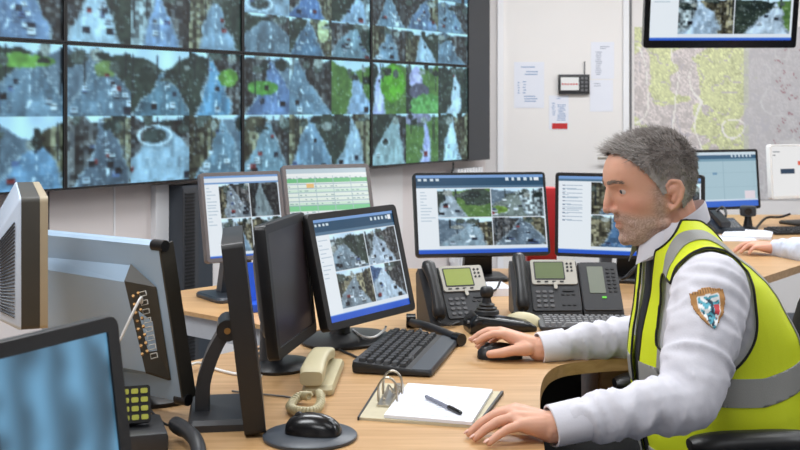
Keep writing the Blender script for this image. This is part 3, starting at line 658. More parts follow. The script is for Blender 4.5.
qd = [f3(*b_, zb_), f3(*c_, zb_), f3(*d_, zb_), f3(*d2, zt), f3(*b2_, zt)]
m = MB(); m.loft([[p-nq*0.006 for p in qd], [p+nq*0.0035 for p in qd]]); sp = m.build('socket_panel', M_DKSIDE, t, 20)
def onq(px, py):
    d = Vector(((px-CX)/F, 1.0, -(py-CY)/F)); o0 = Vector((0, 0, HC)); q0 = qd[1]+O3+nq*0.0035; k = (q0-o0).dot(nq)/d.dot(nq); return o0+d*k-O3
m = MB(); ey = (onq(143, 294)-onq(154, 356)).normalized(); ex = ey.cross(nq)
for k in range(8):
    s_ = k/7.0
    for j in (0, 1):
        q = onq(133.5+5*j+9*s_, 297-3*j+58*s_); g = MB().tube([q, q+nq*0.005], 0.0027, 10).build('gold_socket', M_GOLD, sp, 40)
    q = onq(143+11*s_, 294+62*s_); m = MB()
    u_, v_ = ex*0.0058, ey*0.0045
    m.tube([q+u_+v_+nq*.001, q-u_+v_+nq*.001, q-u_-v_+nq*.001, q+u_-v_+nq*.001, q+u_+v_+nq*.001], 0.0011, 6); m.build('socket_outline', M_SILVER, sp, 40)
nb = f3(0, -h3*0.2, -0.03)
m = MB(); bs3 = Vector((nb.x, nb.y, 0))-Vector((back3.x, back3.y, 0))*0.03
m.tube([f3(0, -h3*0.1, -0.005), bs3+Vector((0, 0, 0.14)), bs3+Vector((0, 0, 0.01))], [0.025, 0.03, 0.035], 12); m.build('neck', M_BLACK, t, 40)
m = MB(); m.loft([[bs3+Vector((0.13*q*math.cos(a), 0.10*q*math.sin(a), z)) for a in [2*math.pi*i/32 for i in range(32)]] for q, z in ((1, 0), (1, 0.008), (0.8, 0.016))]); m.build('base', M_BLACK, t, 40)
w0 = onq(142, 304)+O3
tag(MB().tube(spline([w0+nq*.004, w0+nq*.03+Vector((0, 0, -.006)), at(121, 338, w0.y-.045), at(112, 356, w0.y-.05), at(106, 372, w0.y-.05)], 6), 0.0026, 8).build('cable', M_WHITE), 'thin white lead plugged into the grey monitor back', 'cable')

# monitor at far left, seen from behind and side
n0 = at(48, 197, 1.80); f0 = at(39, 180, 2.18)
rd = Vector((f0.x-n0.x, f0.y-n0.y, 0)); w2 = rd.length; rd.normalize(); bn = Vector((-rd.y, rd.x, 0))
if bn.dot(Vector((-1, 0, 0))) < 0: bn = -bn
ztop = n0.z; h2 = ztop-at(0, 329, 1.8).z; O2 = Vector((n0.x+rd.x*w2/2+bn.x*0.06, n0.y+rd.y*w2/2+bn.y*0.06, DZ))
t = thing('monitor', 'pale grey monitor at far left seen from behind, with vent slots', 'monitor', O2, 0)
def f2(x, y, z=0): return Vector((n0.x, n0.y, ztop-h2/2))+rd*(x+w2/2)+Vector((0, 0, y))+bn*z-O2
m = MB(); o2 = rrect(w2, h2, 0.008, 3); m.loft([[f2(x, y, z) for x, y in o2] for z in (0, 0.012)]); m.build('bezel', M_TAN, t, 35)
m = MB(); m.loft([[f2(x, y, z) for x, y in o2] for z in (0.0122, 0.040)]); m.build('side_band', M_DKSIDE, t, 35)
m = MB(); m.loft([[f2(x, y, z) for x, y in o2] for z in (0.0402, 0.043)]+[[f2(x*0.86-0.01, y*0.66-0.02, 0.075) for x, y in o2]]); bk2 = m.build('back_housing', M_MON2, t, 35)
m = MB()
for k in range(22):
    y = -h2*0.33+k*h2*0.54/22
    m.tube([f2(-w2*0.3, y+0.012, 0.0755), f2(w2*0.3, y+0.0, 0.0755)], 0.0016, 6)
for k in range(26):
    y = -h2*0.40+k*h2*0.74/26
    m.tube([f2(-w2*0.490-.001, y, 0.050), f2(-w2*0.436-.012, y*.72-.012, 0.0725)], 0.0015, 6)
m.build('vent_slots', M_SLATE, bk2, 0)
o3 = rrect(w2-0.03, h2-0.03, 0.004, 3); MB().add([f2(x, y, -0.0005) for x, y in o3], [tuple(range(len(o3)))]).build('screen', M_OFF, t, 0)
m = MB(); m.tube([f2(0.02, -0.02, 0.07), f2(0.02, -0.02, 0.13)], 0.022, 12); q = f2(0.02, 0, 0.15); m.tube([Vector((q.x, q.y, f2(0, 0.03, 0).z)), Vector((q.x, q.y, 0.01))], 0.02, 12); m.build('neck', M_BLACK, t, 40)
m = MB(); m.loft([[(q.x+0.11*k*math.cos(a), q.y+0.10*k*math.sin(a), z) for a in [2*math.pi*i/32 for i in range(32)]] for k, z in ((1, 0), (1, 0.008), (0.8, 0.016))]); m.build('base', M_BLACK, t, 40)
# ------------------------------------------------------------------ desk telephones
def phone(label, loc, rz, tilt=42, L=0.205, module=False, lcd=M_LCD, cord=True, sc=1.0):
    t = thing('desk_telephone', label, 'telephone', loc, rz)
    ct, st = math.cos(R(tilt)), math.sin(R(tilt))
    def P(u, v, n=0): return Vector((u, v*st-n*ct, 0.018+v*ct+n*st))*sc
    x0, x1 = -0.075, 0.088
    def plate(x0, x1, v0, v1, n0, n1, r=0.008):
        o = rrect(x1-x0, v1-v0, r, 3, (x0+x1)/2, (v0+v1)/2); return [[P(u, v, n) for u, v in o] for n in (n0, n1)]
    m = MB()
    prof = lambda x: [P(x, 0, 0), P(x, L, 0), P(x, L, -0.03), Vector((x, L*st*1.02+0.01, 0))*sc, Vector((x, -0.005, 0))*sc]
    m.loft([prof(x0-0.066), prof(x1)]); m.build('body', M_CHAR, t, 25)
    m = MB(); m.loft(plate(x0, x1, 0.002, L*0.98, 0, 0.007)); m.build('face_plate', M_CHAR, t, 30)
    m = MB(); m.loft(plate(x0+0.004, x1-0.004, L*0.50, L*0.985, 0.0072, 0.0125)); sv = m.build('display_surround', M_SILVER, t, 30)
    m = MB(); m.loft(plate(x0+0.014, x1-0.045, L*0.585, L*0.94, 0.0127, 0.0142, 0.003)); m.build('display_frame', M_CHAR, sv, 30)
    m = MB(); m.loft(plate(x0+0.018, x1-0.049, L*0.605, L*0.92, 0.0143, 0.0147, 0.002)); m.build('display', lcd, sv, 30)
    m = MB()
    for k in range(4): m.loft(plate(x0+0.02+0.026*k, x0+0.033+0.026*k, L*0.535, L*0.555, 0.0127, 0.0155, 0.002))
    m.build('soft_keys', M_KEY, sv, 30)
    m = MB()
    for k in range(3):
        for j in range(2): c = P(x1-0.034+0.014*j, L*(0.9-0.07*k), 0.0126); c2 = P(x1-0.034+0.014*j, L*(0.9-0.07*k), 0.0155); m.tube([c, c2], 0.004*sc, 10)
    m.build('line_keys', M_KEY, sv, 40)
    m = MB()
    for r_ in range(4):
        for c_ in range(3): m.loft(plate(x0+0.014+0.022*c_, x0+0.028+0.022*c_, L*(0.07+0.09*r_), L*(0.07+0.09*r_)+0.010, 0.007, 0.0105, 0.004))
    kp = m.build('keypad', M_KEYD, t, 30)
    m = MB(); m.loft(plate(x0+0.076, x0+0.088, L*0.40, L*0.535, 0.0128, 0.0165, 0.006)); m.build('rocker_key', M_SILVER, t, 30)
    m = MB()
    for k in range(3): m.loft(plate(x0+0.098+0.018*k, x0+0.110+0.018*k, L*0.10, L*0.13, 0.007, 0.010, 0.003))
    m.build('volume_keys', M_KEY, t, 30); m = MB()
    for k in range(3): m.loft(plate(x0+0.098+0.018*k, x0+0.110+0.018*k, L*0.30, L*0.34, 0.007, 0.010, 0.003))
    m.build('function_keys', M_KEY, t, 30)
    MB().loft(plate(x0+0.104, x0+0.144, L*0.37, L*0.41, 0.007, 0.0105, 0.004)).build('scroll_key', M_KEY, t, 30)
    # handset on its cradle along the left side
    m = MB(); hx = x0-0.036; n = 16; rings = []
    for i in range(n+1):
        v = L*(0.0+1.04*i/n); s = i/n; d = 0.020+0.026*math.sin(math.pi*s)**0.7+(0.014 if s < 0.2 or s > 0.8 else 0)*0
        wv = 0.0235-0.006*math.sin(math.pi*s)**2
        cz = 0.022+0.018*math.sin(math.pi*s); dz = 0.024-0.009*math.sin(math.pi*s)**2
        if i in (0, n): wv *= 0.75; dz *= 0.7
        rings.append([P(hx+wv*math.cos(a)*(abs(math.cos(a))**-0.25 if abs(math.cos(a)) > .05 else 1), v, cz+dz*math.sin(a)) for a in [2*math.pi*k/16 for k in range(16)]])
    m.loft(rings); m.build('handset', M_BLACK, t, 50)
    if cord:
        pts = []
        base = [P(hx, 0.0, 0.02), Vector((hx-0.005, -0.03, 0.02))*sc, Vector((hx+0.02, -0.045, 0.014))*sc, Vector((hx+0.05, -0.02, 0.014))*sc, Vector((hx+0.07, -0.005, 0.012))*sc]
        sp = spline(base, 24)
        for i, p in enumerate(sp): a = i*1.3; pts.append(p+Vector((0.004*math.cos(a), 0.003*math.sin(a), 0.004*math.sin(a))))
        MB().tube(pts, 0.0018, 6).build('coiled_cord', M_BLACK, t, 60)
    if module:
        mx0, mx1 = x1+0.006, x1+0.140
        m = MB(); prof = lambda x: [P(x, -0.0, 0.0), P(x, L*0.96, 0.0), P(x, L*0.96, -0.03), Vector((x, L*st, 0))*sc, Vector((x, -0.004, 0))*sc]
        m.loft([prof(mx0), prof(mx1)]); md = m.build('key_module', M_CHAR, t, 25)
        m = MB(); m.loft(plate(mx0+0.003, mx1-0.003, 0.004, L*0.95, 0, 0.006)); m.build('module_plate', M_CHAR, md, 30)
        m = MB(); m.loft(plate(mx0+0.028, mx0+0.082, L*0.34, L*0.86, 0.0062, 0.008, 0.003)); m.build('module_display', M_LCDG, md, 30)
        m = MB()
        for k in range(7):
            for j in range(2): m.loft(plate(mx0+0.092+0.018*j, mx0+0.104+0.018*j, L*(0.36+0.073*k), L*(0.36+0.073*k)+0.008, 0.006, 0.009, 0.003))
        m.build('module_keys', M_KEY, md, 30)
        m = MB(); m.loft(plate(mx0+0.066, mx0+0.082, L*0.24, L*0.275, 0.006, 0.0085, 0.003)); m.build('lit_key', mat('lit_green', (110, 220, 70), 0.4), md, 30)
    return t
pA_ = desk(470, 324.5)
phone('desk telephone with bright green display beside the joystick, under the wide monitor', pA_, R(17), 40, 0.205, lcd=M_LCD, sc=.80)
pB_ = desk(556, 317.5)
phone('larger desk telephone with an add-on key module at its right', pB_, R(1), 42, 0.205, module=True, lcd=M_LCD2, sc=.83)

# small telephone with yellow keys in the lower left
pl = at(139, 400, 1.92)
t = thing('desk_telephone', 'dark telephone with yellow-green keys below the grey monitor back', 'telephone', (pl.x-0.01, 1.93, DZ), R(18))
def fq(u, v, n=0): return Vector((u, -0.02+v*0.35-n*0.93, 0.055+v*0.93+n*0.35))
m = MB(); m.box((0, 0.0, 0.022), (0.10, 0.13, 0.044), bev=0.008); m.build('body', M_CHAR, t, 30)
m = MB(); o2 = rrect(0.052, 0.062, 0.005, 3, 0, 0.028); m.loft([[fq(u, v, n) for u, v in o2] for n in (-0.018, 0.0)]); m.tube([(0, 0.01, 0.03), (0, 0.01, 0.075)], 0.012, 10); fp = m.build('key_block', M_BLACK, t, 30)
m = MB()
for r_ in range(4):
    for c_ in range(3): o2 = rrect(0.0115, 0.0085, 0.002, 2, -0.0155+0.0155*c_, 0.006+0.0145*r_); m.loft([[fq(u, v, n) for u, v in o2] for n in (0.0, 0.0025)])
m.build('keys', M_KEYY, fp, 30)
hc0 = desk(178, 425, DZ+0.01)
hl = [at(178, 426, 1.98), at(188, 432, 1.93), at(196, 441, 1.88), at(199, 455, 1.84), at(196, 475, 1.80)]
hl = [Vector((p.x, p.y, max(p.z, DZ+0.0145))) for p in hl]
tg = thing('telephone_handset', 'black handset lying at the lower left edge of the desk', 'handset', (hl[2].x, hl[2].y, DZ))
MB().tube([p-tg.location for p in spline(hl, 6)], [0.0125+0.002*(i < 4) for i in range(25)], 14).build('grip', M_CHAR, tg, 60)
e0 = hl[0]-tg.location; MB().tube([e0+Vector((-0.007, 0.012, 0.0)), e0+Vector((0.006, -0.008, 0.0))], [0.0135, 0.0145], 14).build('ear_piece', M_CHAR, tg, 40)
cordp = [hl[0]+Vector((-0.008, 0.014, -0.002)), at(165, 424, 2.0), at(152, 412, 2.03), at(147, 402, 2.03)]
cordp = [Vector((p.x, p.y, max(p.z, DZ+0.003))) for p in cordp]
MB().tube([p-tg.location for p in spline(cordp, 6)], 0.0022, 8).build('cord', M_BLACK, tg, 60)

# ------------------------------------------------------------------ keyboards
def keyboard(label, loc, rz, w, d, rows, cols, rest=0.0, keym=M_KEY, bodym=M_BLACK, hb=0.022, hf=0.012):
    """origin centre, x along rows, -y towards the typist"""
    t = thing('keyboard', label, 'keyboard', loc, rz)
    o2 = rrect(w, d, 0.010, 3)
    zt = lambda y: hf+(hb-hf)*(y+d/2)/d
    m = MB(); m.loft([[(x*0.99, y*0.99, 0.003) for x, y in o2], [(x, y, zt(y)*0.6) for x, y in o2], [(x*0.985, y*0.985, zt(y)) for x, y in o2]]); m.build('body', bodym, t, 35)
    m = MB(); y0 = -d/2+rest+0.008; y1 = d/2-0.012; kh = (y1-y0)/rows; rs = random.Random(4)
    for r_ in range(rows):
        x = -w/2+0.012; ww = w-0.024; off = 0
        unit = ww/cols; c_ = 0
        y = y0+kh*(r_+0.5)
        while c_ < cols-0.01:
            k = 1
            if r_ == 0 and 3 <= c_ < 4: k = 5
            elif c_ == 0 and r_ in (1, 2, 3): k = 1.5
            k = min(k, cols-c_)
            cx = x+unit*(c_+k/2); z = zt(y); kw = unit*k-0.003; kd = kh-0.003
            a = rrect(kw, kd, 0.002, 1, cx, y); b = rrect(kw*0.8, kd*0.78, 0.002, 1, cx, y+0.001)
            m.loft([[(p[0], p[1], z-0.001) for p in a], [(p[0], p[1], z+0.007) for p in b]])
            c_ += k
    m.build('keys', keym, t, 30)
    if rest:
        a = rrect(w*0.99, rest, 0.008, 3, 0, -d/2+rest/2); m = MB()
        m.loft([[(p[0], p[1], 0.004) for p in a], [(p[0], p[1], 0.012) for p in a], [(p[0]*0.99, (p[1]+d/2-rest/2)*0.86-d/2+rest/2, 0.0165) for p in a]]); m.build('wrist_rest', M_SLATE, t, 40)
    m = MB()
    for sx in (-1, 1): m.box((sx*(w/2-0.03), d/2-0.02, 0.002), (0.02, 0.012, 0.004))
    m.build('feet', M_BLACK, t)
    return t
ka, kb, kc, kd_ = desk(360, 369), desk(397, 334), desk(457, 346), desk(421.5, 385)
kc_ = (ka+kb+kc+kd_)/4; dirx = ((kb-ka)+(kc-kd_)).normalized()
# typist sits to the right: rows run along dirx, front faces the man
rzk = math.atan2(-dirx.y, -dirx.x) if Vector((dirx.y, -dirx.x)).dot(Vector((1, 0))) < 0 else math.atan2(dirx.y, dirx.x)
wk = ((kb-ka).length+(kc-kd_).length)/2; dk = ((kd_-ka).length+(kc-kb).length)/2
keyboard('black keyboard with a slate wrist rest in the middle of the desk', (kc_.x, kc_.y, DZ), rzk, wk*.96, dk*0.88, 6, 14, rest=dk*0.24, hb=0.026)
p = desk(585, 327); keyboard('dark grey keyboard in front of the telephone with key module', (p.x, p.y-0.01, DZ), R(-2), 0.25, 0.115, 5, 14, keym=M_GREYP, bodym=M_CHAR)
p = desk(784, 233); keyboard('black keyboard on the far desk at the right edge', (p.x+0.09, p.y, DZ), R(10), 0.34, 0.13, 5, 14)

# ------------------------------------------------------------------ joystick controller
ja, jb = desk(472, 335), desk(533, 331)
jd = (jb-ja); jr = math.atan2(jd.y, jd.x); jl = jd.length
t = thing('joystick_controller', "black joystick controller wedge lying by the man's hand on the mouse", 'joystick', ((ja.x+jb.x)/2, (ja.y+jb.y)/2+0.03, DZ), jr-R(8))
rings = []
for i in range(11):
    s = i/10; x = -jl/2-0.008+jl*1.06*s; hz = 0.055-0.034*s; wy = 0.052-0.020*s
    if i in (0, 10): hz *= 0.6; wy *= 0.8
    rings.append([(x, wy*math.copysign(abs(math.cos(a))**0.5, math.cos(a)), hz*0.5+hz*0.5*math.copysign(abs(math.sin(a))**0.5, math.sin(a))) for a in [2*math.pi*k/24 for k in range(24)]])
MB().loft(rings).build('body', M_BLACK2, t, 50)
jx = -jl/2+0.045
m = MB()
for k, (r_, z) in enumerate(((0.030, 0.052), (0.026, 0.058), (0.028, 0.062), (0.021, 0.068), (0.022, 0.072), (0.015, 0.080), (0.012, 0.085))): pass
m.loft([[(jx+r_*math.cos(a), r_*math.sin(a), z) for a in [2*math.pi*i/24 for i in range(24)]] for r_, z in ((0.033, 0.046), (0.031, 0.055), (0.026, 0.058), (0.027, 0.062), (0.020, 0.066), (0.021, 0.070), (0.013, 0.075), (0.010, 0.090))])
m.build('gaiter', M_BLACK, t, 30)
m = MB(); m.loft([[(jx+r_*math.cos(a), r_*math.sin(a), z) for a in [2*math.pi*i/20 for i in range(20)]] for r_, z in ((0.009, 0.086), (0.016, 0.092), (0.018, 0.102), (0.0165, 0.112), (0.012, 0.116))]); m.build('stick_knob', M_BLACK, t, 40)
MB().cyl((-jl/2-0.0075, -0.025, 0.03), (-jl/2-0.012, -0.025, 0.03), 0.004).build('button', M_GREYP, t)

# ------------------------------------------------------------------ mice, round pad
def mouse(label, loc, rz, L, W, H, m_, wheel=True):
    t = thing('computer_mouse', label, 'mouse', loc, rz)
    m = MB(); rings = []
    for i in range(13):
        s = i/12; a = math.pi*s; x = -L/2*math.cos(a); w = W/2*max(0.03, math.sin(a))**0.5; h = H*max(0.10, math.sin(a**1.0*0.90+0.22))**0.9
        rings.append([(x, w*math.cos(b), max(0, h*math.sin(b))) if math.sin(b) >= 0 else (x, w*0.92*math.cos(b), 0.001) for b in [2*math.pi*k/24 for k in range(24)]])
    m.loft(rings); m.build('shell', m_, t, 60)
    if wheel: MB().cyl((-L*0.27, -0.003, H*0.80), (-L*0.27, 0.003, H*0.80), 0.007).build('wheel', M_CHAR, t)
    return t
pp = desk(310, 438)
pd_ = MB().loft([[(0.083*q*math.cos(a), 0.083*q*math.sin(a), z) for a in [2*math.pi*i/48 for i in range(48)]] for q, z in ((0.97, 0), (1, 0.002), (1, 0.006), (0.97, 0.008))]).build('mouse_pad', M_SLATE, None, 40)
pd_.location = pp; tag(pd_, 'round dark mouse pad at the front edge of the desk', 'mouse pad')
mouse('black mouse resting on the round dark pad', (pp.x+0.006, pp.y+0.003, DZ+0.008), R(-12), 0.100, 0.058, 0.036, M_BLACK2)
mouse("black mouse under the seated man's right hand", (0.232, 2.648, DZ), R(4), 0.105, 0.058, 0.036, M_BLACK)
pc = desk(526, 329); mouse('cream mouse behind the joystick controller', (pc.x, pc.y+0.055, DZ), R(-20), 0.10, 0.055, 0.035, M_CREAM)

# ------------------------------------------------------------------ cream corded handset
pa, pb2 = desk(313, 397), desk(327, 366)
hd_ = (pb2-pa); t = thing('intercom_telephone', 'small cream corded telephone lying near the dark-screened monitor', 'telephone', ((pa.x+pb2.x)/2, (pa.y+pb2.y)/2, DZ), math.atan2(hd_.y, hd_.x)-R(90))
Lh = hd_.length*0.98
m = MB(); o2 = rrect(0.064, Lh*0.98, 0.012, 4, 0.008, 0.0); m.loft([[(x*q, y*q, z) for x, y in o2] for q, z in ((0.97, 0), (1, 0.005), (1, 0.012), (0.93, 0.02))]); m.build('cradle', M_CREAM, t, 40)
rings = []
for i in range(15):
    s = i/14; y = -Lh/2+Lh*0.97*s; zb = 0.018+0.018*math.sin(math.pi*s); zt_ = 0.056+0.010*math.sin(math.pi*s)-0.010*s; wx = 0.026-0.004*math.sin(math.pi*s)
    if i in (0, 14): wx *= 0.86; zt_ -= 0.006; zb += 0.004
    rings.append([(-0.004+wx*math.copysign(abs(math.cos(a))**0.45, math.cos(a)), y, (zb+zt_)/2+(zt_-zb)/2*math.copysign(abs(math.sin(a))**0.45, math.sin(a))) for a in [2*math.pi*k/24 for k in range(24)]])
MB().loft(rings).build('handset', M_CREAM, t, 50)
Mi = Matrix.Translation(t.location) @ Matrix.Rotation(t.rotation_euler.z, 4, 'Z'); Mi = Mi.inverted()
cp = [desk(309, 396, DZ+0.022), desk(300, 396, DZ+0.014), desk(292, 403, DZ+0.012), desk(291, 408.5, DZ+0.011), desk(300, 411, DZ+0.011), desk(312, 411, DZ+0.011), desk(319, 406.5, DZ+0.012), desk(321, 398, DZ+0.014), desk(319, 393, DZ+0.02)]
sp = spline([Mi @ p for p in cp], 26); m = MB(); pts = []
for i in range(len(sp)):
    a = i*1.05; d_ = (sp[min(i+1, len(sp)-1)]-sp[max(i-1, 0)]).normalized(); s_ = d_.cross(Vector((0, 0, 1)))
    pts.append(sp[i]+s_*0.0068*math.cos(a)+Vector((0, 0, 0.0068*math.sin(a))))
m.tube(pts, 0.0032, 7); m.build('coiled_cord', M_CREAM, t, 70)

# ------------------------------------------------------------------ lever arch clipboard, paper, pen
def quad(name, m_, c4, z0, th, parent=None, org=Vector((0, 0, 0))):
    return MB().prism([(p.x-org.x, p.y-org.y) for p in c4], z0-org.z, z0+th-org.z).build(name, m_, parent)
b4_ = [desk(359, 420, DZ), desk(477.5, 428.5, DZ), desk(503, 394, DZ), desk(381, 385, DZ)]
org = Vector((b4_[0].x, b4_[0].y, DZ))
t = thing('lever_arch_board', 'grey card lever arch board with two wire rings holding white sheets', 'clipboard', org)
quad('board', M_BOARD, b4_, DZ, 0.005, t, org)
def lp(u, v): return b4_[0].lerp(b4_[1], u).lerp(b4_[3].lerp(b4_[2], u), v)
m = MB(); 
for (u0, u1, v0, v1) in ((-0.012, 0.004, -0.01, 1.01), (0.985, 1.005, 0.0, 1.0)): 
    c4 = [lp(u0, v0), lp(u1, v0), lp(u1, v1), lp(u0, v1)]; m.prism([(p.x-org.x, p.y-org.y) for p in c4], 0.0, 0.0065)
m.build('edge_binding', M_CHAR, t)
c4 = [lp(0.09, 0.30), lp(0.20, 0.30), lp(0.20, 0.80), lp(0.09, 0.80)]
quad('ring_plate', M_METAL, c4, DZ+0.005, 0.004, t, org)
for v in (0.40, 0.62):
    q0, q1 = lp(0.085, v)-org, lp(0.245, v)-org; pts = [q0+Vector((0, 0, 0.008))]
    for i in range(13):
        a = math.pi*i/12; c = (q0+q1)/2; pts.append(c+(q0-c)*math.cos(a)+Vector((0, 0, 0.030+0.026*math.sin(a))))
    pts.append(q1+Vector((0, 0, 0.008)))
    MB().tube(pts, 0.0024, 8).build('wire_ring', M_METAL, t, 60)
m = MB(); q0 = lp(0.13, 0.42)-org; q1 = lp(0.17, 0.62)-org
m.tube([q0+Vector((0, 0, 0.012)), (q0+q1)/2+Vector((0, 0, 0.032)), q1+Vector((0, 0, 0.013))], 0.003, 8); m.box((lp(0.2, 0.72)-org)+Vector((0, 0, 0.016)), (0.02, 0.02, 0.016), bev=0.003); m.build('lever', M_METAL, t, 40)
p4 = [desk(384, 417.5, DZ+.006), desk(472, 425, DZ+.006), desk(492.5, 392, DZ+.006), desk(408, 385.5, DZ+.006)]
sh = quad('paper_stack', M_PAPER, p4, DZ+0.0055, 0.006); tag(sh, 'stack of white written sheets lying on the lever arch board', 'paper')
m = MB(); rs = random.Random(2)
def lq(u, v): return p4[0].lerp(p4[1], u).lerp(p4[3].lerp(p4[2], u), v)
for k in range(15):
    v = 0.08+0.058*k
    if rs.random() < 0.2: continue
    a, b = lq(0.12, v), lq(rs.uniform(0.45, 0.92), v); m.prism([(a.x, a.y), (b.x, b.y), (b.x, b.y+0.0015), (a.x, a.y+0.0015)], DZ+0.01152, DZ+0.0118)
ik = m.build('handwriting', M_INK, sh)
pe0, pe1 = desk(427, 397, DZ+0.016), desk(461, 413, DZ+0.016)
t = thing('pen', 'clear ballpoint pen with a black cap lying on the white sheets', 'pen', (pe0.x, pe0.y, DZ+0.0118))
o_ = Vector((pe0.x, pe0.y, DZ+0.0118)); dpe = (pe1-pe0); dpe.z = 0; dpe.normalize(); Lp = (pe1-pe0).length; b0_ = Vector((0, 0, 0.0042))
MB().tube([b0_, b0_+dpe*Lp*0.72], 0.0034, 10).build('barrel', mat('clear_barrel', (120, 124, 138), 0.2), t, 40)
MB().tube([b0_+dpe*Lp*0.66, b0_+dpe*Lp*0.97, b0_+dpe*Lp], [0.0046, 0.0044, 0.003], 12).build('cap', M_BLACK2, t, 40)
MB().tube([b0_-dpe*0.004, b0_], [0.0028, 0.0036], 10).build('end_plug', M_BLACK2, t, 40)

# ------------------------------------------------------------------ odds and ends on the desk
def cable(label, pts, r, m_): return tag(MB().tube(spline(pts, 8), r, 8).build('cable', m_, None, 60), label, 'cable')
dk_ = lambda x, y, z=0.0: desk(x, y, DZ+z)
cable('white cable arcing over the desk behind the bent arm stand', [dk_(183, 372, .004), dk_(189, 366, .02), dk_(199, 363, .012), dk_(212, 368, .004), dk_(236, 374, .004), dk_(262, 376, .004)], 0.0032, M_WHITE)
cable('thin grey cable running to the cream telephone', [dk_(232, 391, .003), dk_(250, 393, .003), dk_(270, 395, .003), dk_(288, 397, .003), dk_(298, 400, .003)], 0.002, M_GREYP)
cable('dark cable between the tilted monitor and the black keyboard', [dk_(308, 341, .003), dk_(328, 345, .003), dk_(345, 352, .003), dk_(362, 359.5, .003)], 0.0028, M_CHAR)
cable('white cable looped on the base of the tilted monitor', [dk_(353, 330, .02), dk_(362, 336, .022), dk_(374, 337, .022), dk_(384, 330, .022), dk_(386, 326, .03)], 0.003, M_WHITE)
cable('grey cable crossing the desk by the switched-off monitor', [dk_(249, 352, .003), dk_(268, 345, .003), dk_(262, 350, .003), dk_(256, 356, .003)], 0.0024, M_CHAR)
for k, (pts, lab) in enumerate(((((452, 290), (462, 300), (478, 302), (500, 296)), 'black lead looping between the two desk telephones'), (((476, 278), (484, 290), (497, 293), (503, 285)), 'black lead behind the joystick under the wide monitor'))):
    cable(lab, [Vector(((x-CX)/F*3.45, 3.45+0.03*i, max(DZ+0.004, HC-(y-CY)/F*3.45))) for i, (x, y) in enumerate(pts)], 0.0035, M_BLACK)
cable('black and white lead dangling beside the key module', [at(641, 262, 3.7), at(634, 268, 3.7), at(626, 276, 3.7), at(622, 279, 3.68), at(630, 275, 3.66), at(640, 262, 3.66)], 0.004, M_BLACK)
# folded black headset between phone and keyboard
h0 = [dk_(410, 322, .014), dk_(422, 325, .022), dk_(434, 329, .020), dk_(447, 334, .018), dk_(459, 339, .016)]
t = thing('headset', 'black headset lying between the tilted monitor and the left telephone', 'headset', (h0[2].x, h0[2].y, DZ)); o_ = Vector((h0[2].x, h0[2].y, DZ))
MB().tube([p-o_ for p in spline(h0, 6)], 0.011, 12).build('headband', M_BLACK, t, 60)
e_ = h0[-1]-o_; MB().tube([e_+Vector((-0.008, 0.008, 0)), e_+Vector((0.006, -0.012, 0))], [0.0155, 0.0155], 16).build('ear_cushion', M_BLACK2, t, 40)
e_ = h0[0]-o_; MB().tube([e_+Vector((-0.01, 0.0, 0.004)), e_+Vector((0.015, 0.0, 0.004))], [0.018, 0.018], 16).build('ear_cushion', M_BLACK2, t, 40)
MB().tube([p-o_ for p in spline([dk_(420, 330, .02), dk_(428, 341, .006), dk_(440, 344, .006)], 5)], 0.005, 10).build('microphone_boom', M_BLACK, t, 60)
# papers, red box and clutter behind the phones
p = at(492, 296, 3.55); sh = MB().box((0, 0, 0.012), (0.10, 0.14, 0.024)).build('paper_stack', M_PAPER); sh.location = (p.x, 3.58, DZ); sh.rotation_euler = (0, 0, R(8)); tag(sh, 'white paper stack between the two desk telephones', 'paper')
x0, x1 = at(527, 0, 4.02).x, at(557, 0, 4.02).x; zt_ = at(0, 188, 4.02).z
t = thing('document_box', 'red upright document box behind the gap between the wide monitors', 'box', ((x0+x1)/2, 4.06, DZ))
m = MB(); hh = zt_-DZ; m.box((0, 0.0, hh/2), (x1-x0, 0.08, hh), bev=0.004); m.build('shell', M_RED, t)
MB().cyl((0, -0.041, hh*0.28), (0, -0.0435, hh*0.28), 0.012).build('finger_hole', M_BLACK, t)
# blue holder on the side desk
pb3 = desk(257, 312); t = thing('copy_holder', 'bright blue plastic holder with a slanted plate on the second desk', 'holder', (pb3.x, pb3.y+0.03, DZ), R(20))
MB().box((0, 0, 0.012), (0.10, 0.08, 0.024), bev=0.005).build('base', M_BLUE, t)
m = MB(); m.loft([[Vector((-0.045, 0.02, 0.02)), Vector((0.045, 0.02, 0.02)), Vector((0.045, 0.028, 0.02)), Vector((-0.045, 0.028, 0.02))], [Vector((-0.085, 0.05, 0.13)), Vector((0.0, 0.05, 0.13)), Vector((0.0, 0.058, 0.13)), Vector((-0.085, 0.058, 0.13))]]); m.build('plate', M_BLUE, t, 20)
# far desk things
p = desk(724, 231); t = thing('desk_telephone', 'dark grey telephone on the far desk below the pale blue monitor', 'telephone', (p.x-0.01, p.y-0.06, DZ), R(5))
m = MB(); m.loft([[Vector((x, -0.06, 0)), Vector((x, -0.06, 0.02)), Vector((x, 0.08, 0.06)), Vector((x, 0.08, 0))] for x in (-0.07, 0.07)]); m.build('body', M_SLATE, t, 25)
MB().box((-0.03, 0.01, 0.065), (0.05, 0.16, 0.03), bev=0.01, M=Matrix.Rotation(R(16), 4, 'X')).build('handset', M_BLACK, t)
m = MB()
for r_ in range(4):
    for c_ in range(3): m.box((0.012+0.018*c_, -0.035+0.02*r_, 0.031+0.0057*r_), (0.012, 0.012, 0.008))
m.build('keys', M_KEYG, t)
p = desk(745, 231); t = thing('desk_camera', 'small black camera on a stubby stand beside the far telephone', 'camera', (p.x+0.02, p.y+0.02, DZ), R(-15))
MB().loft([[(0.045*q*math.cos(a), 0.045*q*math.sin(a), z) for a in [2*math.pi*i/24 for i in range(24)]] for q, z in ((1, 0), (1, 0.012), (0.5, 0.02), (0.35, 0.06), (0.4, 0.07))]).build('stand', M_BLACK, t, 40)
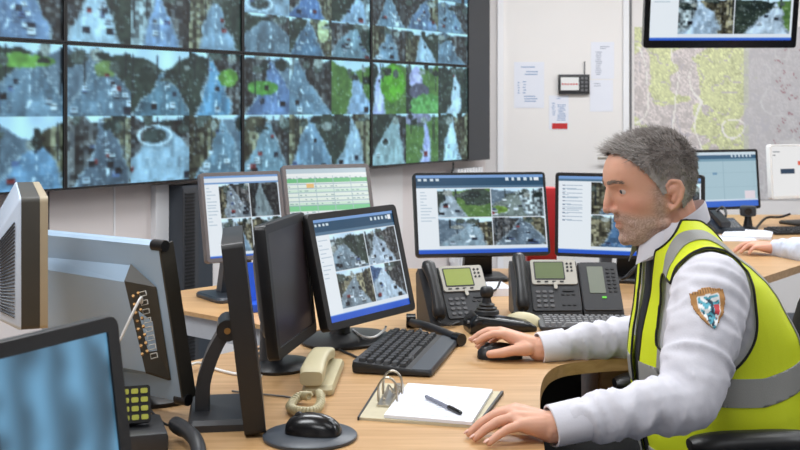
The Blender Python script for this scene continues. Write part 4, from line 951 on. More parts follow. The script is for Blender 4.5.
MB().box((0, 0, 0.093), (0.075, 0.06, 0.05), bev=0.014).build('body', M_CHAR, t, 40)
MB().cyl((0, -0.028, 0.093), (0, -0.042, 0.093), 0.017).build('lens', M_BLACK2, t)
cable('black lead hanging below the pale blue monitor', [at(704, 226, 5.35), at(712, 216, 5.35), at(722, 207, 5.36), at(726, 214, 5.32), at(722, 222, 5.3)], 0.006, M_BLACK)
cable('black cable running along the far desk to the white framed monitor', [Vector((p.x+0.06, p.y+0.03, DZ+0.006)), at(766, 218, 5.6), at(780, 217, 5.6), at(790, 214, 5.62)], 0.006, M_BLACK)
p = desk(748, 235.5); sh = MB().box((0, 0, 0.006), (0.21, 0.297, 0.012)).build('paper_stack', M_PAPER); sh.location = (p.x, p.y, DZ); sh.rotation_euler = (0, 0, R(-20)); tag(sh, 'flat white paper stack on the far desk near the second operator', 'paper')
p = desk(722, 238.5); sh = MB().prism([(-0.15, -0.1), (0.12, -0.12), (0.15, 0.08), (-0.13, 0.1)], 0, 0.004).build('folder', M_PAPER); sh.location = (p.x, p.y, DZ); tag(sh, "white folder on the far desk touching the second operator's fingers", 'folder')

# ------------------------------------------------------------------ chairs
def office_chair(label, loc, rz, seat=0.46, back=(0.56, 1.0), arms=True, armz=0.70, armx=0.26, group=None):
    """faces +x locally"""
    t = thing('office_chair', label, 'chair', loc, rz, group)
    m = MB(); o2 = rrect(0.46, 0.48, 0.09, 5); m.loft([[(x*q, y*q, z) for x, y in o2] for q, z in ((0.9, seat-0.09), (1, seat-0.075), (1, seat-0.02), (0.93, seat)) ]); m.build('seat', M_CHAIR, t, 40)
    m = MB(); rings = []
    for i in range(9):
        s = i/8; z = back[0]+(back[1]-back[0])*s; hw = 0.21*(1-0.25*abs(2*s-1)**3); cx = -0.25-0.04*s
        rings.append([(cx+0.03*math.cos(a)-0.05*(math.sin(a)**2)*-1*0.6, hw*math.sin(a), z) for a in [2*math.pi*k/20 for k in range(20)]])
    m.loft(rings); m.build('backrest', M_CHAIR, t, 50)
    MB().tube(spline([(-0.05, 0, seat-0.10), (-0.24, 0, seat-0.09), (-0.31, 0, seat+0.05), (-0.295, 0, back[0]+0.1)], 5), 0.022, 10).build('back_bar', M_BLACK, t, 50)
    MB().cyl((0, 0, 0.08), (0, 0, seat-0.09), 0.026).build('column', M_CHAR, t)
    for k in range(5):
        a = 2*math.pi*k/5+0.3; q = Vector((0.29*math.cos(a), 0.29*math.sin(a), 0.065))
        lg = MB().tube([(0, 0, 0.105), q], [0.028, 0.016], 10).build('leg', M_CHAR, t, 50)
        u = Vector((-math.sin(a), math.cos(a), 0)); MB().tube([q-u*0.02+Vector((0, 0, -0.037)), q+u*0.02+Vector((0, 0, -0.037))], 0.027, 16).build('caster', M_BLACK, lg, 40)
    if arms:
        for sy in (-1, 1):
            pts = spline([(-0.09, sy*armx, armz-0.022), (0.0, sy*(armx+0.01), armz-0.018), (0.09, sy*(armx+0.005), armz-0.02), (0.16, sy*(armx-0.005), armz-0.026)], 6)
            m = MB(); rings = []
            for i, p in enumerate(pts):
                q = 1-0.45*(abs(2*i/(len(pts)-1)-1)**4); rings.append([p+Vector((0, 0.036*q*math.cos(a), 0.02*q*math.sin(a))) for a in [2*math.pi*k/14 for k in range(14)]])
            m.loft(rings); ar = m.build('armrest', M_BLACK, t, 50)
            MB().tube([(0.0, sy*(armx+0.005), armz-0.03), (0.0, sy*(armx+0.01), seat-0.02), (0, sy*0.1, seat-0.10)], 0.016, 10).build('arm_post', M_CHAR, ar, 50)
    return t
# ------------------------------------------------------------------ people
def eval_remesh(mb, voxel, smooth_it=4, fac=0.5):
    me = bpy.data.meshes.new('tmp'); me.from_pydata([tuple(v) for v in mb.v], [], mb.f); me.update()
    bm = bmesh.new(); bm.from_mesh(me); bmesh.ops.recalc_face_normals(bm, faces=bm.faces[:]); bm.to_mesh(me); bm.free()
    o = bpy.data.objects.new('tmp', me); COL.objects.link(o)
    md = o.modifiers.new('r', 'REMESH'); md.mode = 'VOXEL'; md.voxel_size = voxel; md.adaptivity = 0
    if smooth_it:
        s = o.modifiers.new('s', 'SMOOTH'); s.factor = fac; s.iterations = smooth_it
    dg = bpy.context.evaluated_depsgraph_get(); dg.update()
    m2 = bpy.data.meshes.new_from_object(o.evaluated_get(dg))
    bpy.data.objects.remove(o); bpy.data.meshes.remove(me)
    return m2
def arrays(me):
    n = len(me.vertices); co = np.empty(n*3, np.float32); me.vertices.foreach_get('co', co)
    me.calc_loop_triangles(); tr = np.empty(len(me.loop_triangles)*3, np.int32); me.loop_triangles.foreach_get('vertices', tr)
    no = np.empty(n*3, np.float32); me.vertices.foreach_get('normal', no)
    return co.reshape(-1, 3).astype(float), tr.reshape(-1, 3), no.reshape(-1, 3).astype(float)
def clip(co, tr, no, f):
    """keep the part of the triangle soup where f > 0, cutting exactly at the zero line"""
    f = np.where(np.abs(f) < 1e-7, 1e-7, f); pos = f > 0
    V = list(map(tuple, co)); N = list(map(tuple, no)); cut = {}; out = []
    cnt = pos[tr].sum(1)
    out = [tuple(t) for t in tr[cnt == 3]]
    def ev(a, b):
        k = (a, b) if a < b else (b, a)
        if k not in cut:
            t = f[a]/(f[a]-f[b]); cut[k] = len(V); V.append(tuple(co[a]+(co[b]-co[a])*t)); N.append(tuple(no[a]+(no[b]-no[a])*t))
        return cut[k]
    for t in tr[(cnt == 1) | (cnt == 2)]:
        poly = []
        for i in range(3):
            a, b = int(t[i]), int(t[(i+1) % 3])
            if pos[a]: poly.append(a)
            if pos[a] != pos[b]: poly.append(ev(a, b))
        for i in range(1, len(poly)-1): out.append((poly[0], poly[i], poly[i+1]))
    V = np.array(V); N = np.array(N); T = np.array(out, int)
    used = np.unique(T); mp = -np.ones(len(V), int); mp[used] = np.arange(len(used))
    return V[used], mp[T], N[used]
def mesh_from(name, co, tr):
    me = bpy.data.meshes.new(name); me.from_pydata(co.tolist(), [], tr.tolist()); me.update(); return me
def loops(tr):
    e = {}
    for t in tr:
        for i in range(3):
            a, b = int(t[i]), int(t[(i+1) % 3])
            if (b, a) in e: del e[(b, a)]
            else: e[(a, b)] = 1
    nx = {a: b for a, b in e}; res = []
    while nx:
        a = next(iter(nx)); L = [a]
        while a in nx:
            b = nx.pop(a)
            if b == L[0]: break
            L.append(b); a = b
        res.append(L)
    return res

HX = [-.10, -.045, -.028, -.012, .000, .016, .024, .045, .062, .078, .105]
HZ = [-.072, -.070, -.035, .014, -.014, -.008, .022, .05, .072, .086, .090]
# head profile (local: x forward, z up from the ear): z, front, back, half width
HEAD = [(-.115, .060, .022, .018), (-.109, .079, .004, .034), (-.096, .0885, -.010, .047), (-.082, .0865, -.022, .055), (-.066, .0880, -.035, .061), (-.050, .0905, -.052, .065), (-.034, .0905, -.068, .069), (-.015, .0920, -.080, .0715), (.004, .0950, -.087, .0725), (.020, .0985, -.091, .0735), (.032, .1000, -.0925, .0745), (.050, .0965, -.091, .0750), (.068, .0880, -.085, .0730), (.084, .0730, -.074, .0660), (.097, .0520, -.058, .0530), (.105, .0280, -.040, .0360), (.109, .006, -.018, .016)]
def sculpt(x, y, z):
    for s in (-1, 1):
        x -= .0125*math.exp(-((y-s*.033)/.0155)**2-((z-.0065)/.0105)**2)*(x > .03)
        q = math.exp(-((y-s*.052)/.016)**2-((z+.020)/.014)**2-((x-.055)/.03)**2); x += .004*q; y += s*.003*q
        q = math.exp(-((y-s*.055)/.02)**2-((z+.050)/.015)**2-((x-.05)/.03)**2); y -= s*.004*q
    return (x, y, z)
def front_x(y, z):
    best = None
    for r in head_rings(160):
        for p in r:
            if p[0] > .03:
                d = abs(p[1]-y)+abs(p[2]-z)
                if best is None or d < best[0]: best = (d, p[0])
    return best[1]
def head_rings(n=40, off=0.0):
    out = []
    zz = np.array([h[0] for h in HEAD]); zs = np.linspace(zz[0], zz[-1], 64)
    # smooth interpolation of the profile columns
    def ip(c):
        v = np.interp(zs, zz, [h[c] for h in HEAD]); k = np.array([1, 2, 1])/4.0; w = np.pad(v, 1, 'edge'); return np.convolve(w, k, 'valid')
    fr, bk, hw = ip(1), ip(2), ip(3)
    for z, f, b, w in zip(zs, fr, bk, hw):
        cx = b+(f-b)*0.46; ring = []
        for k in range(n):
            a = 2*math.pi*k/n; c, s = math.cos(a), math.sin(a)
            ax = (f-cx) if c > 0 else (cx-b)
            e = 0.86 if c > 0 else 0.95
            x = cx+(ax+off)*math.copysign(abs(c)**e, c); y = (w+off)*math.copysign(abs(s)**e, s)
            ring.append(sculpt(x, y, z+off*((z-.02)/.09 if z > .02 else 0)))
        out.append(ring)
    return out
def person(cfg):
    Fv, Lv = Vector(cfg['F']).normalized(), None
    Lv = Vector((-Fv.y, Fv.x, 0)); C = Vector(cfg['C']); UP = Vector((0, 0, 1))
    def B(u, l, z):
        zz_ = z-.38*max(0, .03-u)*min(1, max(0, (z-.96)/.1))
        return Vector((C.x, C.y, 0))+Fv*u+Lv*l+UP*zz_
    ho = Vector(cfg['head']); yaw = cfg['head_yaw']; p = R(cfg['pitch'])
    Hf = Vector((math.cos(yaw), math.sin(yaw), 0)); Hl = Vector((-Hf.y, Hf.x, 0)); cp_, sp_ = math.cos(p), math.sin(p)
    def H(x, y, z): return ho+Hf*(x*cp_+z*sp_)+Hl*y+UP*(z*cp_-x*sp_)
    def Hinv(co):
        d = co-np.array(ho); hf = np.array(Hf); a = d@hf; y = d@np.array(Hl); b = d[:, 2]
        return np.stack([a*cp_-b*sp_, y, a*sp_+b*cp_], 1)
    vox = cfg.get('voxel', 0.0027)
    m = MB()
    m.loft([[H(*q) for q in r] for r in head_rings(96)]); EX = front_x(.0325, .0065)-.0124+.0072
    # nose, brow, cheeks, lips, chin, jaw
    m.cap(H(.092, 0, .016), H(.1035, 0, -.018), .0085, .0105); m.sph(H(.1065, 0, -.027), .0105)
    for s in (-1, 1):
        m.sph(H(.096, s*.0125, -.031), .0085, 1, 1, 1)
        m.cap(H(.0925, s*.012, .024), H(.083, s*.040, .027), .0085, .0065)        # brow ridge
        m.cap(H(.066, s*.032, -.060), H(.010, s*.054, -.072), .016, .013)         # jaw line
        m.cap(H(.082, s*.016, -.052), H(.074, s*.024, -.064), .010, .009)
        # eyelids
        for q in (0, 1):
            pts = [H(EX+.0112-0.0058*abs(t_)**1.5-0.005*max(0, t_), s*(.0325+.0125*t_), .008+(.0038 if q == 0 else -.0052)*(1-t_*t_*0.85)) for t_ in (-1, -.5, 0, .5, 1)]
            m.chain(pts, [.0024, .0028, .0028, .0028, .0024])
        # ear
        e = [(x_+.025, z_) for x_, z_ in [(-.020, -.030), (-.026, -.002), (-.024, .012), (-.036, .021), (-.050, .016), (-.054, .000), (-.047, -.018), (-.036, -.032), (-.026, -.038)]]
        yo = lambda x: s*(.0745+max(0, (-x+.005))*0.42)
        m.chain([H(x, yo(x), z-.006) for x, z in e[1:]], [.0042]*8)
        m.sph(H(-.004, s*.0745, -.040), .0072, 1, .7, 1.1)
        m.cap(H(-.005, s*.0715, -.006), H(-.014, s*.0745, -.004), .011, .012); m.chain([H(-.020, s*.0825, .004), H(-.017, s*.082, -.012), H(-.007, s*.079, -.026)], [.0042, .005, .0048])
    m.chain([H(.079, -.020, -.0575), H(.0895, -.008, -.0535), H(.0905, 0, -.0545), H(.0895, .008, -.0535), H(.079, .020, -.0575)], [.003, .0055, .0055, .0055, .003])
    m.chain([H(.078, -.019, -.061), H(.0885, -.008, -.0675), H(.0895, 0, -.068), H(.0885, .008, -.0675), H(.078, .019, -.061)], [.003, .006, .0062, .006, .003])
    m.sph(H(.080, 0, -.095), .0165, .9, 1.25, .95)
    # neck and trunk
    nb = Vector(cfg['neck']); m.cap(H(-.022, 0, -.045), nb, .055, .054); m.cap(H(.012, 0, -.085), nb+Fv*.02, .036, .05)
    T = cfg['torso']
    rings = []
    for z, uc, a, w in T:
        rings.append([B(uc+(a-.022)*math.copysign(abs(math.cos(t_))**.8, math.cos(t_)), (w-.022)*math.copysign(abs(math.sin(t_))**.8, math.sin(t_)), z) for t_ in [2*math.pi*k/32 for k in range(32)]])
    m.loft(rings)
    J = cfg['arms']
    for arm in J:
        s, e, w = [Vector(q) for q in arm['pts']]
        m.chain([s, s.lerp(e, .5), e, e.lerp(w, .4), w], [.046, .040, .034, .033, .0285])
        hands(m, arm, s, e, w)
    for s in (-1, 1):
        hip = B(cfg['hip'][0], s*.095, cfg['hip'][1]); kn = B(cfg['knee'][0], s*cfg['knee'][1], cfg['knee'][2]); an = B(cfg['ankle'][0], s*cfg['ankle'][1], .10)
        m.chain([hip, kn, kn.lerp(an, .35), an, an+Fv*.14+UP*-.055], [.085, .055, .055, .036, .03])
    body = eval_remesh(m, vox, 3, .5)
    co, tr, no = arrays(body); L = Hinv(co)
    # colour of the skin, lips and stubble, fixed to the body
    base = lin(np.array(cfg['skin'])/255.0); col = np.tile(base, (len(co), 1))
    g = lambda c, r: np.exp(-(((L-np.array(c))/np.array(r))**2).sum(1))
    red = g((-.0, .08, -.01), (.03, .012, .04))*.35+g((.105, 0, -.028), (.02, .02, .016))*.5+g((.07, .045, -.022), (.03, .025, .02))*.45+g((.07, -.045, -.022), (.03, .025, .02))*.45
    col = col*(1-red[:, None])+lin(np.array([206, 132, 112])/255.)*red[:, None]
    rs = np.random.RandomState(5); nz = rs.rand(len(co))
    inhead = (np.abs(L[:, 1]) < .085) & (L[:, 2] > -.13)
    chinw = np.clip((-.034-L[:, 2]+np.clip(.055-np.abs(L[:, 0]-.02), -.03, .02)*-.4)/.016, 0, 1)*np.clip((L[:, 0]-.004)/.03, 0, 1)*np.clip((L[:, 2]+.125)/.02, 0, 1)
    side = np.exp(-((L[:, 0]-.018)/.016)**2)*np.clip((.02-L[:, 2])/.02, 0, 1)*np.clip((L[:, 2]+.12)/.03, 0, 1)*np.clip((np.abs(L[:, 1])-.03)/.02, 0, 1)
    beard = np.clip(np.maximum(chinw, side*.9), 0, 1)*inhead*cfg.get('beard', 0)
    lip = (g((.088, 0, -.0605), (.016, .018, .0085))*1.3).clip(0, 1)*inhead; beard = beard*(1-lip)
    bc = lin(np.array([166, 152, 142])/255.)[None]*(.45+1.0*nz[:, None])
    col = col*(1-beard[:, None]*.68)+bc*beard[:, None]*.68
    col = col*(1-lip[:, None]*.6)+lin(np.array([178, 122, 106])/255.)*lip[:, None]*.6
    t = thing('person', cfg['label'], 'person', (C.x, C.y, 0))
    def place(o):
        o.parent = t; o.matrix_parent_inverse = Matrix.Translation(-t.location); return o
    bo = link('body', body, M_SKIN, None, 180); setcol(body, col); place(bo)
    # eyes and brows
    for s in (-1, 1):
        eb = place(MB().sph(H(EX, s*.0325, .0075), .0124, sub=3).build('eye', M_EYEW, None, 180))
        gz = (Hf*cp_*.93+Hl*s*.10-UP*.22).normalized(); ec = H(EX, s*.0325, .0075)
        ir = MB().tube([ec+gz*.0106, ec+gz*.0123, ec+gz*.0128], [.0054, .0046, .001], 14).build('iris', M_IRIS, None, 180); ir.parent = eb
        bm_ = MB(); rr = random.Random(8)
        for k in range(64):
            f_ = rr.random(); x = .1000-.019*f_**1.6; y = s*(.010+.040*f_); z = .0265+.003*math.sin(math.pi*f_)+rr.uniform(-.0026, .0026)
            q = H(x+.001, y, z); d_ = (Hl*s*.8-Hf*.2+UP*rr.uniform(-.1, .5)).normalized(); bm_.tube([q, q+d_*.009], [.0010, .0002], 4)
        place(bm_.build('eyebrow', M_LIPD, None, 0))
    # hair: cap plus short strands
    hr = head_rings(64, .0045); hm = MB(); hm.loft([[H(*q) for q in r] for r in hr]); me = bpy.data.meshes.new('h'); me.from_pydata([tuple(v) for v in hm.v], [], hm.f); me.update()
    hco, htr, hno = arrays(me); hl = Hinv(hco); fv = hl[:, 2]-np.interp(hl[:, 0], HX, HZ)+np.array([noise.noise(Vector(v)*90)*.004 for v in hl])
    hco, htr, hno = clip(hco, htr, hno, fv); hl = Hinv(hco)
    nn = np.array([noise.noise(Vector(v)*70) for v in hl]); hco = hco+hno*(.0025*nn[:, None]+.001)
    vs = [tuple(v) for v in hco]; fs = [tuple(int(i) for i in t_) for t_ in htr]
    gry, drk = np.array(cfg['hair'][0]), np.array(cfg['hair'][1])
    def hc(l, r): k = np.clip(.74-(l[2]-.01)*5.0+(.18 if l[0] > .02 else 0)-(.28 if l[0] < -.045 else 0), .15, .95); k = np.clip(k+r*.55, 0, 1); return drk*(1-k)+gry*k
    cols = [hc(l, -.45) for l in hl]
    rr = np.random.RandomState(3); A = hco[htr]; ar = np.linalg.norm(np.cross(A[:, 1]-A[:, 0], A[:, 2]-A[:, 0]), axis=1); idx = rr.choice(len(htr), cfg.get('strands', 5200), p=ar/ar.sum())
    hfv, hup, hlv = np.array(Hf*cp_-UP*sp_), np.array(UP*cp_+Hf*sp_), np.array(Hl)
    for i in idx:
        b = rr.dirichlet((1, 1, 1)); q = (A[i]*b[:, None]).sum(0); nrm = (hno[htr[i]]*b[:, None]).sum(0); nrm = nrm/np.linalg.norm(nrm)
        l = Hinv(q[None])[0]; top = np.clip((l[2]-.03)/.05, 0, 1); front = np.clip((l[0]-.0)/.07, 0, 1)
        flow = (hfv*(.9*top+.1)+hup*(.25*top-.75*(1-top)))+hlv*(-.25*top*np.sign(l[1]))-hfv*.35*(1-top)
        d = nrm*(.40+.35*top)+flow*.8+rr.randn(3)*.26; d /= np.linalg.norm(d)
        ln = (.008+.011*top+.010*top*front)*(.7+.6*rr.rand()); w = .0008
        s1 = np.cross(d, nrm); s1 = s1/(np.linalg.norm(s1)+1e-9)*w; s2 = np.cross(d, s1); s2 = s2/(np.linalg.norm(s2)+1e-9)*w
        k = len(vs); q = q-nrm*.001; tip = q+d*ln+nrm*-.0015
        vs += [tuple(q+s1), tuple(q-s1*.5+s2), tuple(q-s1*.5-s2), tuple(tip)]
        fs += [(k, k+1, k+3), (k+1, k+2, k+3), (k+2, k, k+3)]
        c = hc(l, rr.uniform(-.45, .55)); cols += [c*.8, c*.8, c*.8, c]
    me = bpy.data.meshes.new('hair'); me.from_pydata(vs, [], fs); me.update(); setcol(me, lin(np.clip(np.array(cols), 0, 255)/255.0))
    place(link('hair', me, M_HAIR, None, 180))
    # shirt
    m = MB(); rings = []
    for z, uc, a, w in T: rings.append([B(uc+a*math.copysign(abs(math.cos(t_))**.8, math.cos(t_)), w*math.copysign(abs(math.sin(t_))**.9, math.sin(t_)), z) for t_ in [2*math.pi*k/40 for k in range(40)]])
    m.loft(rings)
    for arm in J:
        s, e, w = [Vector(q) for q in arm['pts']]; k = arm.get('slack', 1.0); dr = Vector(arm.get('drop', (0, 0, 0)))
        m.chain([s-dr*0, s.lerp(e, .35)+dr*.4, s.lerp(e, .75)+dr, e+dr, e.lerp(w, .25)+dr*.8, e.lerp(w, .6)+dr*.3, e.lerp(w, .88)], [.074*k, .071*k, .063*k, .055*k, .051*k, .045*k, .0355*k])
    sm_ = eval_remesh(m, .0055, 7, .5); sco, str_, sno = arrays(sm_)
    disp = np.zeros(len(sco))
    for arm in J:
        s, e, w = [np.array(q) for q in arm['pts']]
        for a, b, amp in ((s, e, .010), (e, w, .010)):
            ab = b-a; tt = ((sco-a)@ab)/(ab@ab); q = a+np.clip(tt, 0, 1)[:, None]*ab; d = np.linalg.norm(sco-q, axis=1); wgt = np.clip((.11-d)/.02, 0, 1)*np.clip((tt+.1)/.2, 0, 1)*np.clip((1.02-tt)/.25, 0, 1)
            ix = np.where(wgt > 0)[0]
            for i in ix:
                v = Vector((tt[i]*7.0*np.linalg.norm(ab)/.26, sco[i][1]*11, sco[i][2]*11+sco[i][0]*5)); r_ = 1-abs(noise.noise(v))*2.2
                disp[i] += amp*wgt[i]*(r_*.75+.35*noise.noise(v*2.1))-amp*.35*wgt[i]
    sco = sco+sno*disp[:, None]
    # open the sleeve end and the neck
    f = np.full(len(sco), 1.0)
    for arm in J:
        s, e, w = [np.array(q) for q in arm['pts']]; ax = (w-e)/np.linalg.norm(w-e); tt = (sco-w)@ax; near = np.linalg.norm(sco-w, axis=1) < .12
        f = np.where(near, np.minimum(f, -(tt+.030)*20), f)
    dn = sco-np.array(nb); f = np.minimum(f, (np.hypot(dn@np.array(Fv), dn@np.array(Lv))-.052)*20*(dn[:, 2] > -.02)+(dn[:, 2] <= -.02)*1.0)
    s2 = clip(sco, str_, sno, f); sme = mesh_from('shirt', s2[0], s2[1]); so = place(link('shirt', sme, cfg['shirtm'], None, 180))
    for arm in J:
        s, e, w = [Vector(q) for q in arm['pts']]; ax = (w-e).normalized(); m = MB(); r0, r1 = .0365, .0355
        prf = [(-.052, r0-.003), (-.050, r0+.0015), (.012, r1+.001), (.013, r1-.002), (-.02, r1-.004)]
        u = ax.orthogonal().normalized(); v = ax.cross(u)
        m.loft([[w+ax*(tq-.012)+(u*math.cos(a)+v*math.sin(a))*rq*(1+.05*math.sin(3*a)) for a in [2*math.pi*k/28 for k in range(28)]] for tq, rq in prf], False)
        c_ = m.build('cuff', cfg['shirtm'], None, 50); c_.parent = so
    # collar
    cm = MB(); rings = []
    for lev, (rad, dz, ex) in enumerate(((.0560, -.03, 0), (.0565, .008, 0), (.0575, .020, 0), (.0605, .017, .0), (.0690, -.016, .004), (.0675, -.016, 0))):
        ring = []
        for k in range(45):
            a = R(20)+R(320)*k/44
            frontness = max(0, math.cos(a)); 
            tilt_ = -math.cos(a)*.034-frontness*.012
            rr_ = rad*(1+.10*frontness); pt_ = -.020*frontness**2 if lev >= 4 else 0
            ring.append(nb+Vector(cfg.get('coll', (0, 0, .002)))+Fv*(rr_*math.cos(a)*1.08+ (0.012 if lev<4 else .014)*frontness)+Lv*(rr_*math.sin(a))+UP*(dz+tilt_+pt_))
        rings.append(ring)
    cm.loft(rings, False, closed=False); place(cm.build('collar', cfg['shirtm'], None, 50))
    # trousers and shoes
    m = MB(); rings = [r_ for r_ in []]
    hz = cfg['hip'][1]
    lo = [q for q in T if q[0] <= hz+.14]
    for z, uc, a, w in lo: rings.append([B(uc+(a+.006)*math.cos(t_), (w+.006)*math.sin(t_), z) for t_ in [2*math.pi*k/32 for k in range(32)]])
    m.loft(rings)
    for s in (-1, 1):
        hip = B(cfg['hip'][0], s*.095, hz); kn = B(cfg['knee'][0], s*cfg['knee'][1], cfg['knee'][2]); an = B(cfg['ankle'][0], s*cfg['ankle'][1], .11)
        m.chain([hip, hip.lerp(kn, .6), kn, kn.lerp(an, .5), an], [.098, .088, .072, .07, .06])
        sh_ = MB(); fd = Fv
        base_ = B(cfg['ankle'][0], s*cfg['ankle'][1], 0); sh_.loft([[base_+fd*x_+Lv*(wd*math.cos(a))+UP*(max(.0, hh*math.sin(a)) if math.sin(a) > 0 else .0) for a in [2*math.pi*k/20 for k in range(20)]] for x_, wd, hh in ((-.075, .022, .05), (-.06, .037, .085), (0, .040, .11), (.06, .042, .085), (.13, .045, .06), (.18, .034, .045), (.20, .012, .03))]); place(sh_.build('shoe', M_SHOE, None, 50))
    tm = eval_remesh(m, .011, 6, .5); place(link('trousers', tm, M_TROU, None, 180))
    return dict(t=t, B=B, H=H, place=place, F=Fv, L=Lv, shirt=so, C=C, nb=nb, T=T, J=J)

def hands(m, arm, s, e, w):
    """palm, four fingers and a thumb as overlapping tapered capsules"""
    hd = arm['hand']; kn = [Vector(q) for q in hd['mcp']]
    for k in kn: m.chain([w+(k-w)*.08, w.lerp(k, .55), k], [.0245, .0185, .0120])
    for a, b in zip(kn, kn[1:]): m.cap(a, b, .0105, .0105); m.cap(w.lerp(a, .6), w.lerp(b, .6), .014, .014)
    for k, path, r0 in zip(kn, hd['fingers'], (.0092, .0094, .0090, .0080)):
        pts = [k]+[Vector(q) for q in path]; m.chain(pts, [r0+.0012, r0+.0004, r0*.93, r0*.80])
    tp = [Vector(q) for q in hd['thumb']]; m.chain(tp, [.0165, .0125, .0115, .0092]); m.cap(tp[0], w.lerp(kn[0], .6), .016, .013)

def finger(k, tip, lift, bend=.5):
    k, tip = Vector(k), Vector(tip)
    return [k.lerp(tip, .42)+Vector((0, 0, lift)), k.lerp(tip, .74)+Vector((0, 0, lift*.75)), tip]

# ---- the seated operator
zf = DZ+.0085
Ft = Vector((-math.cos(R(5)), -math.sin(R(5)), 0))
C1 = (.63, 2.38, 0)
def uu(X): return (.63-X)*1.035
TORSO = [(.46, uu(.70), .13, .19), (.52, uu(.69), .15, .20), (.65, uu(.668), .155, .195), (.80, uu(.655), .156, .19), (.86, uu(.650), .146, .19), (.90, uu(.642), .130, .192), (.94, uu(.634), .115, .190), (.98, uu(.624), .103, .184), (1.015, uu(.612), .088, .160), (1.04, uu(.598), .070, .122), (1.062, uu(.586), .058, .088), (1.078, uu(.578), .050, .060), (1.086, uu(.574), .044, .048)]
wn = at(551, 427, 1.985); wf = at(539, 349, 2.62)
LI, LM, LR, LL = (.205, 2.030, .784), (.197, 2.008, .786), (.200, 1.985, .781), (.210, 1.966, .773)
nearhand = dict(mcp=[LI, LM, LR, LL], fingers=[finger(LI, (.133, 2.030, zf), .008), finger(LM, (.122, 2.003, zf), .009), finger(LR, (.130, 1.974, zf), .008), finger(LL, (.152, 1.946, zf), .006)], thumb=[(.245, 2.022, .766), (.222, 2.052, .760), (.198, 2.066, .754), (.172, 2.070, zf)])
RI, RM, RR_, RL = (.240, 2.622, .799), (.232, 2.645, .802), (.238, 2.668, .796), (.250, 2.688, .786)
farhand = dict(mcp=[RI, RM, RR_, RL], fingers=[finger(RI, (.177, 2.628, .781), .008), finger(RM, (.168, 2.652, .781), .009), finger(RR_, (.186, 2.688, .757), .010), finger(RL, (.208, 2.706, .752), .008)], thumb=[(.290, 2.602, .770), (.258, 2.596, .768), (.234, 2.598, .762), (.205, 2.606, .757)])
near = dict(pts=[(.602, 2.205, .970), tuple(at(688, 398, 2.05)), tuple(wn)], hand=nearhand, drop=(0.004, 0, -.004))
far = dict(pts=[(.635, 2.545, .955), (.625, 2.70, .79), tuple(wf)], hand=farhand)
head_o = at(653, 186, 2.385)
MAN = person(dict(F=Ft, C=C1, head=head_o, head_yaw=R(180+9), pitch=11, neck=(.573, 2.385, 1.072), torso=TORSO, arms=[near, far], hip=(uu(.70), .53), knee=(uu(.70)+.45, .13, .55), ankle=(uu(.70)+.50, .13),
    skin=(217, 164, 138), beard=1.0, hair=((216, 211, 206), (96, 86, 80)), shirtm=M_SHIRT, voxel=.0026, label='grey haired man in yellow hi-vis vest seated at the desk, hand on mouse'))
B, place, Lv, Fv = MAN['B'], MAN['place'], MAN['L'], MAN['F']
if True:
    for hd in (nearhand, farhand):
        for k, fg in zip(hd['mcp'], hd['fingers']):
            a, b = Vector(fg[1]), Vector(fg[2]); d_ = (b-a).normalized(); sd = d_.cross(Vector((0, 0, 1))).normalized(); upn = sd.cross(d_)
            Mx = Matrix(((d_.x, sd.x, upn.x, 0), (d_.y, sd.y, upn.y, 0), (d_.z, sd.z, upn.z, 0), (0, 0, 0, 1)))
            c_ = b+upn*.0062+d_*.0022
            MAN['place'](MB().sph((0, 0, 0), 1, .0062, .0050, .0018, M=Matrix.Translation(c_) @ Mx).build('fingernail', mat('nail', (226, 182, 166), .35), None, 180))
# the vest: trunk surface cut at armholes, neck, front opening
m = MB(); rings = []
for z, uc, a, w in TORSO: rings.append([B(uc+(a+.012)*math.copysign(abs(math.cos(t_))**.95, math.cos(t_)), (w+.012)*math.copysign(abs(math.sin(t_))**.9, math.sin(t_)), z+(.006 if z > 1.0 else 0)) for t_ in [2*math.pi*k/44 for k in range(44)]])
m.loft(rings)
for arm in (near, far):
    s, e, w = [Vector(q) for q in arm['pts']]; cc = B(0.02, 0, .95); m.chain([cc.lerp(s, .35), s.lerp(cc, .05)], [.085, .078]); m.cap(s, s.lerp(e, .12), .078, .074)
vm = eval_remesh(m, .006, 8, .5); vco, vtr, vno = arrays(vm)
vco = vco+vno*np.array([noise.noise(Vector((v[0]*9, v[1]*9, v[2]*5)))*.004+.0025*(1-abs(noise.noise(Vector((v[0]*5+3, v[1]*6, v[2]*9))))*2) for v in vco])[:, None]
def uvz(co):
    d = co-np.array((C1[0], C1[1], 0)); return d@np.array(Fv), d@np.array(Lv), co[:, 2]
u, l, z = uvz(vco)
def hole(u, l, z, lat):
    zz_ = (z-.925)/np.where(z > .925, .115, .125); q = (u-.050+.05*(z-.925))/(.086-.12*np.clip(z-.925, -.05, .10))
    e = np.hypot(q, zz_)-1
    e = np.where(lat*l > .085, e, np.maximum(e, (.085-lat*l)*30))
    return np.minimum(e, np.maximum(np.maximum((.158-lat*l)*12, (.90-z)*12), (-.035-u)*12))
f = np.minimum(hole(u, l, z, 1), hole(u, l, z, -1))*.1
f = np.minimum(f, (z-.56))
ww = .026+.10*np.clip(z-.80, 0, .3)
f = np.minimum(f, np.where(u > uu(.655), np.abs(l)-ww, 1))
dn = vco-np.array((.578, 2.385, 1.085)); tl_ = dn@np.array(Fv)
f = np.minimum(f, np.where(z > 1.0, np.hypot(dn@np.array(Fv)*.92, dn@np.array(Lv))-.070, 1))
f = np.minimum(f, np.where(l > 0, 1, 1)*((1.008+1.24*(vco[:, 0]-.503))-z)*.8)
v2 = clip(vco, vtr, vno, f)
vest = mesh_from('vest', v2[0], v2[1]); vo = link('vest', vest, M_VEST, None, 180); place(vo)
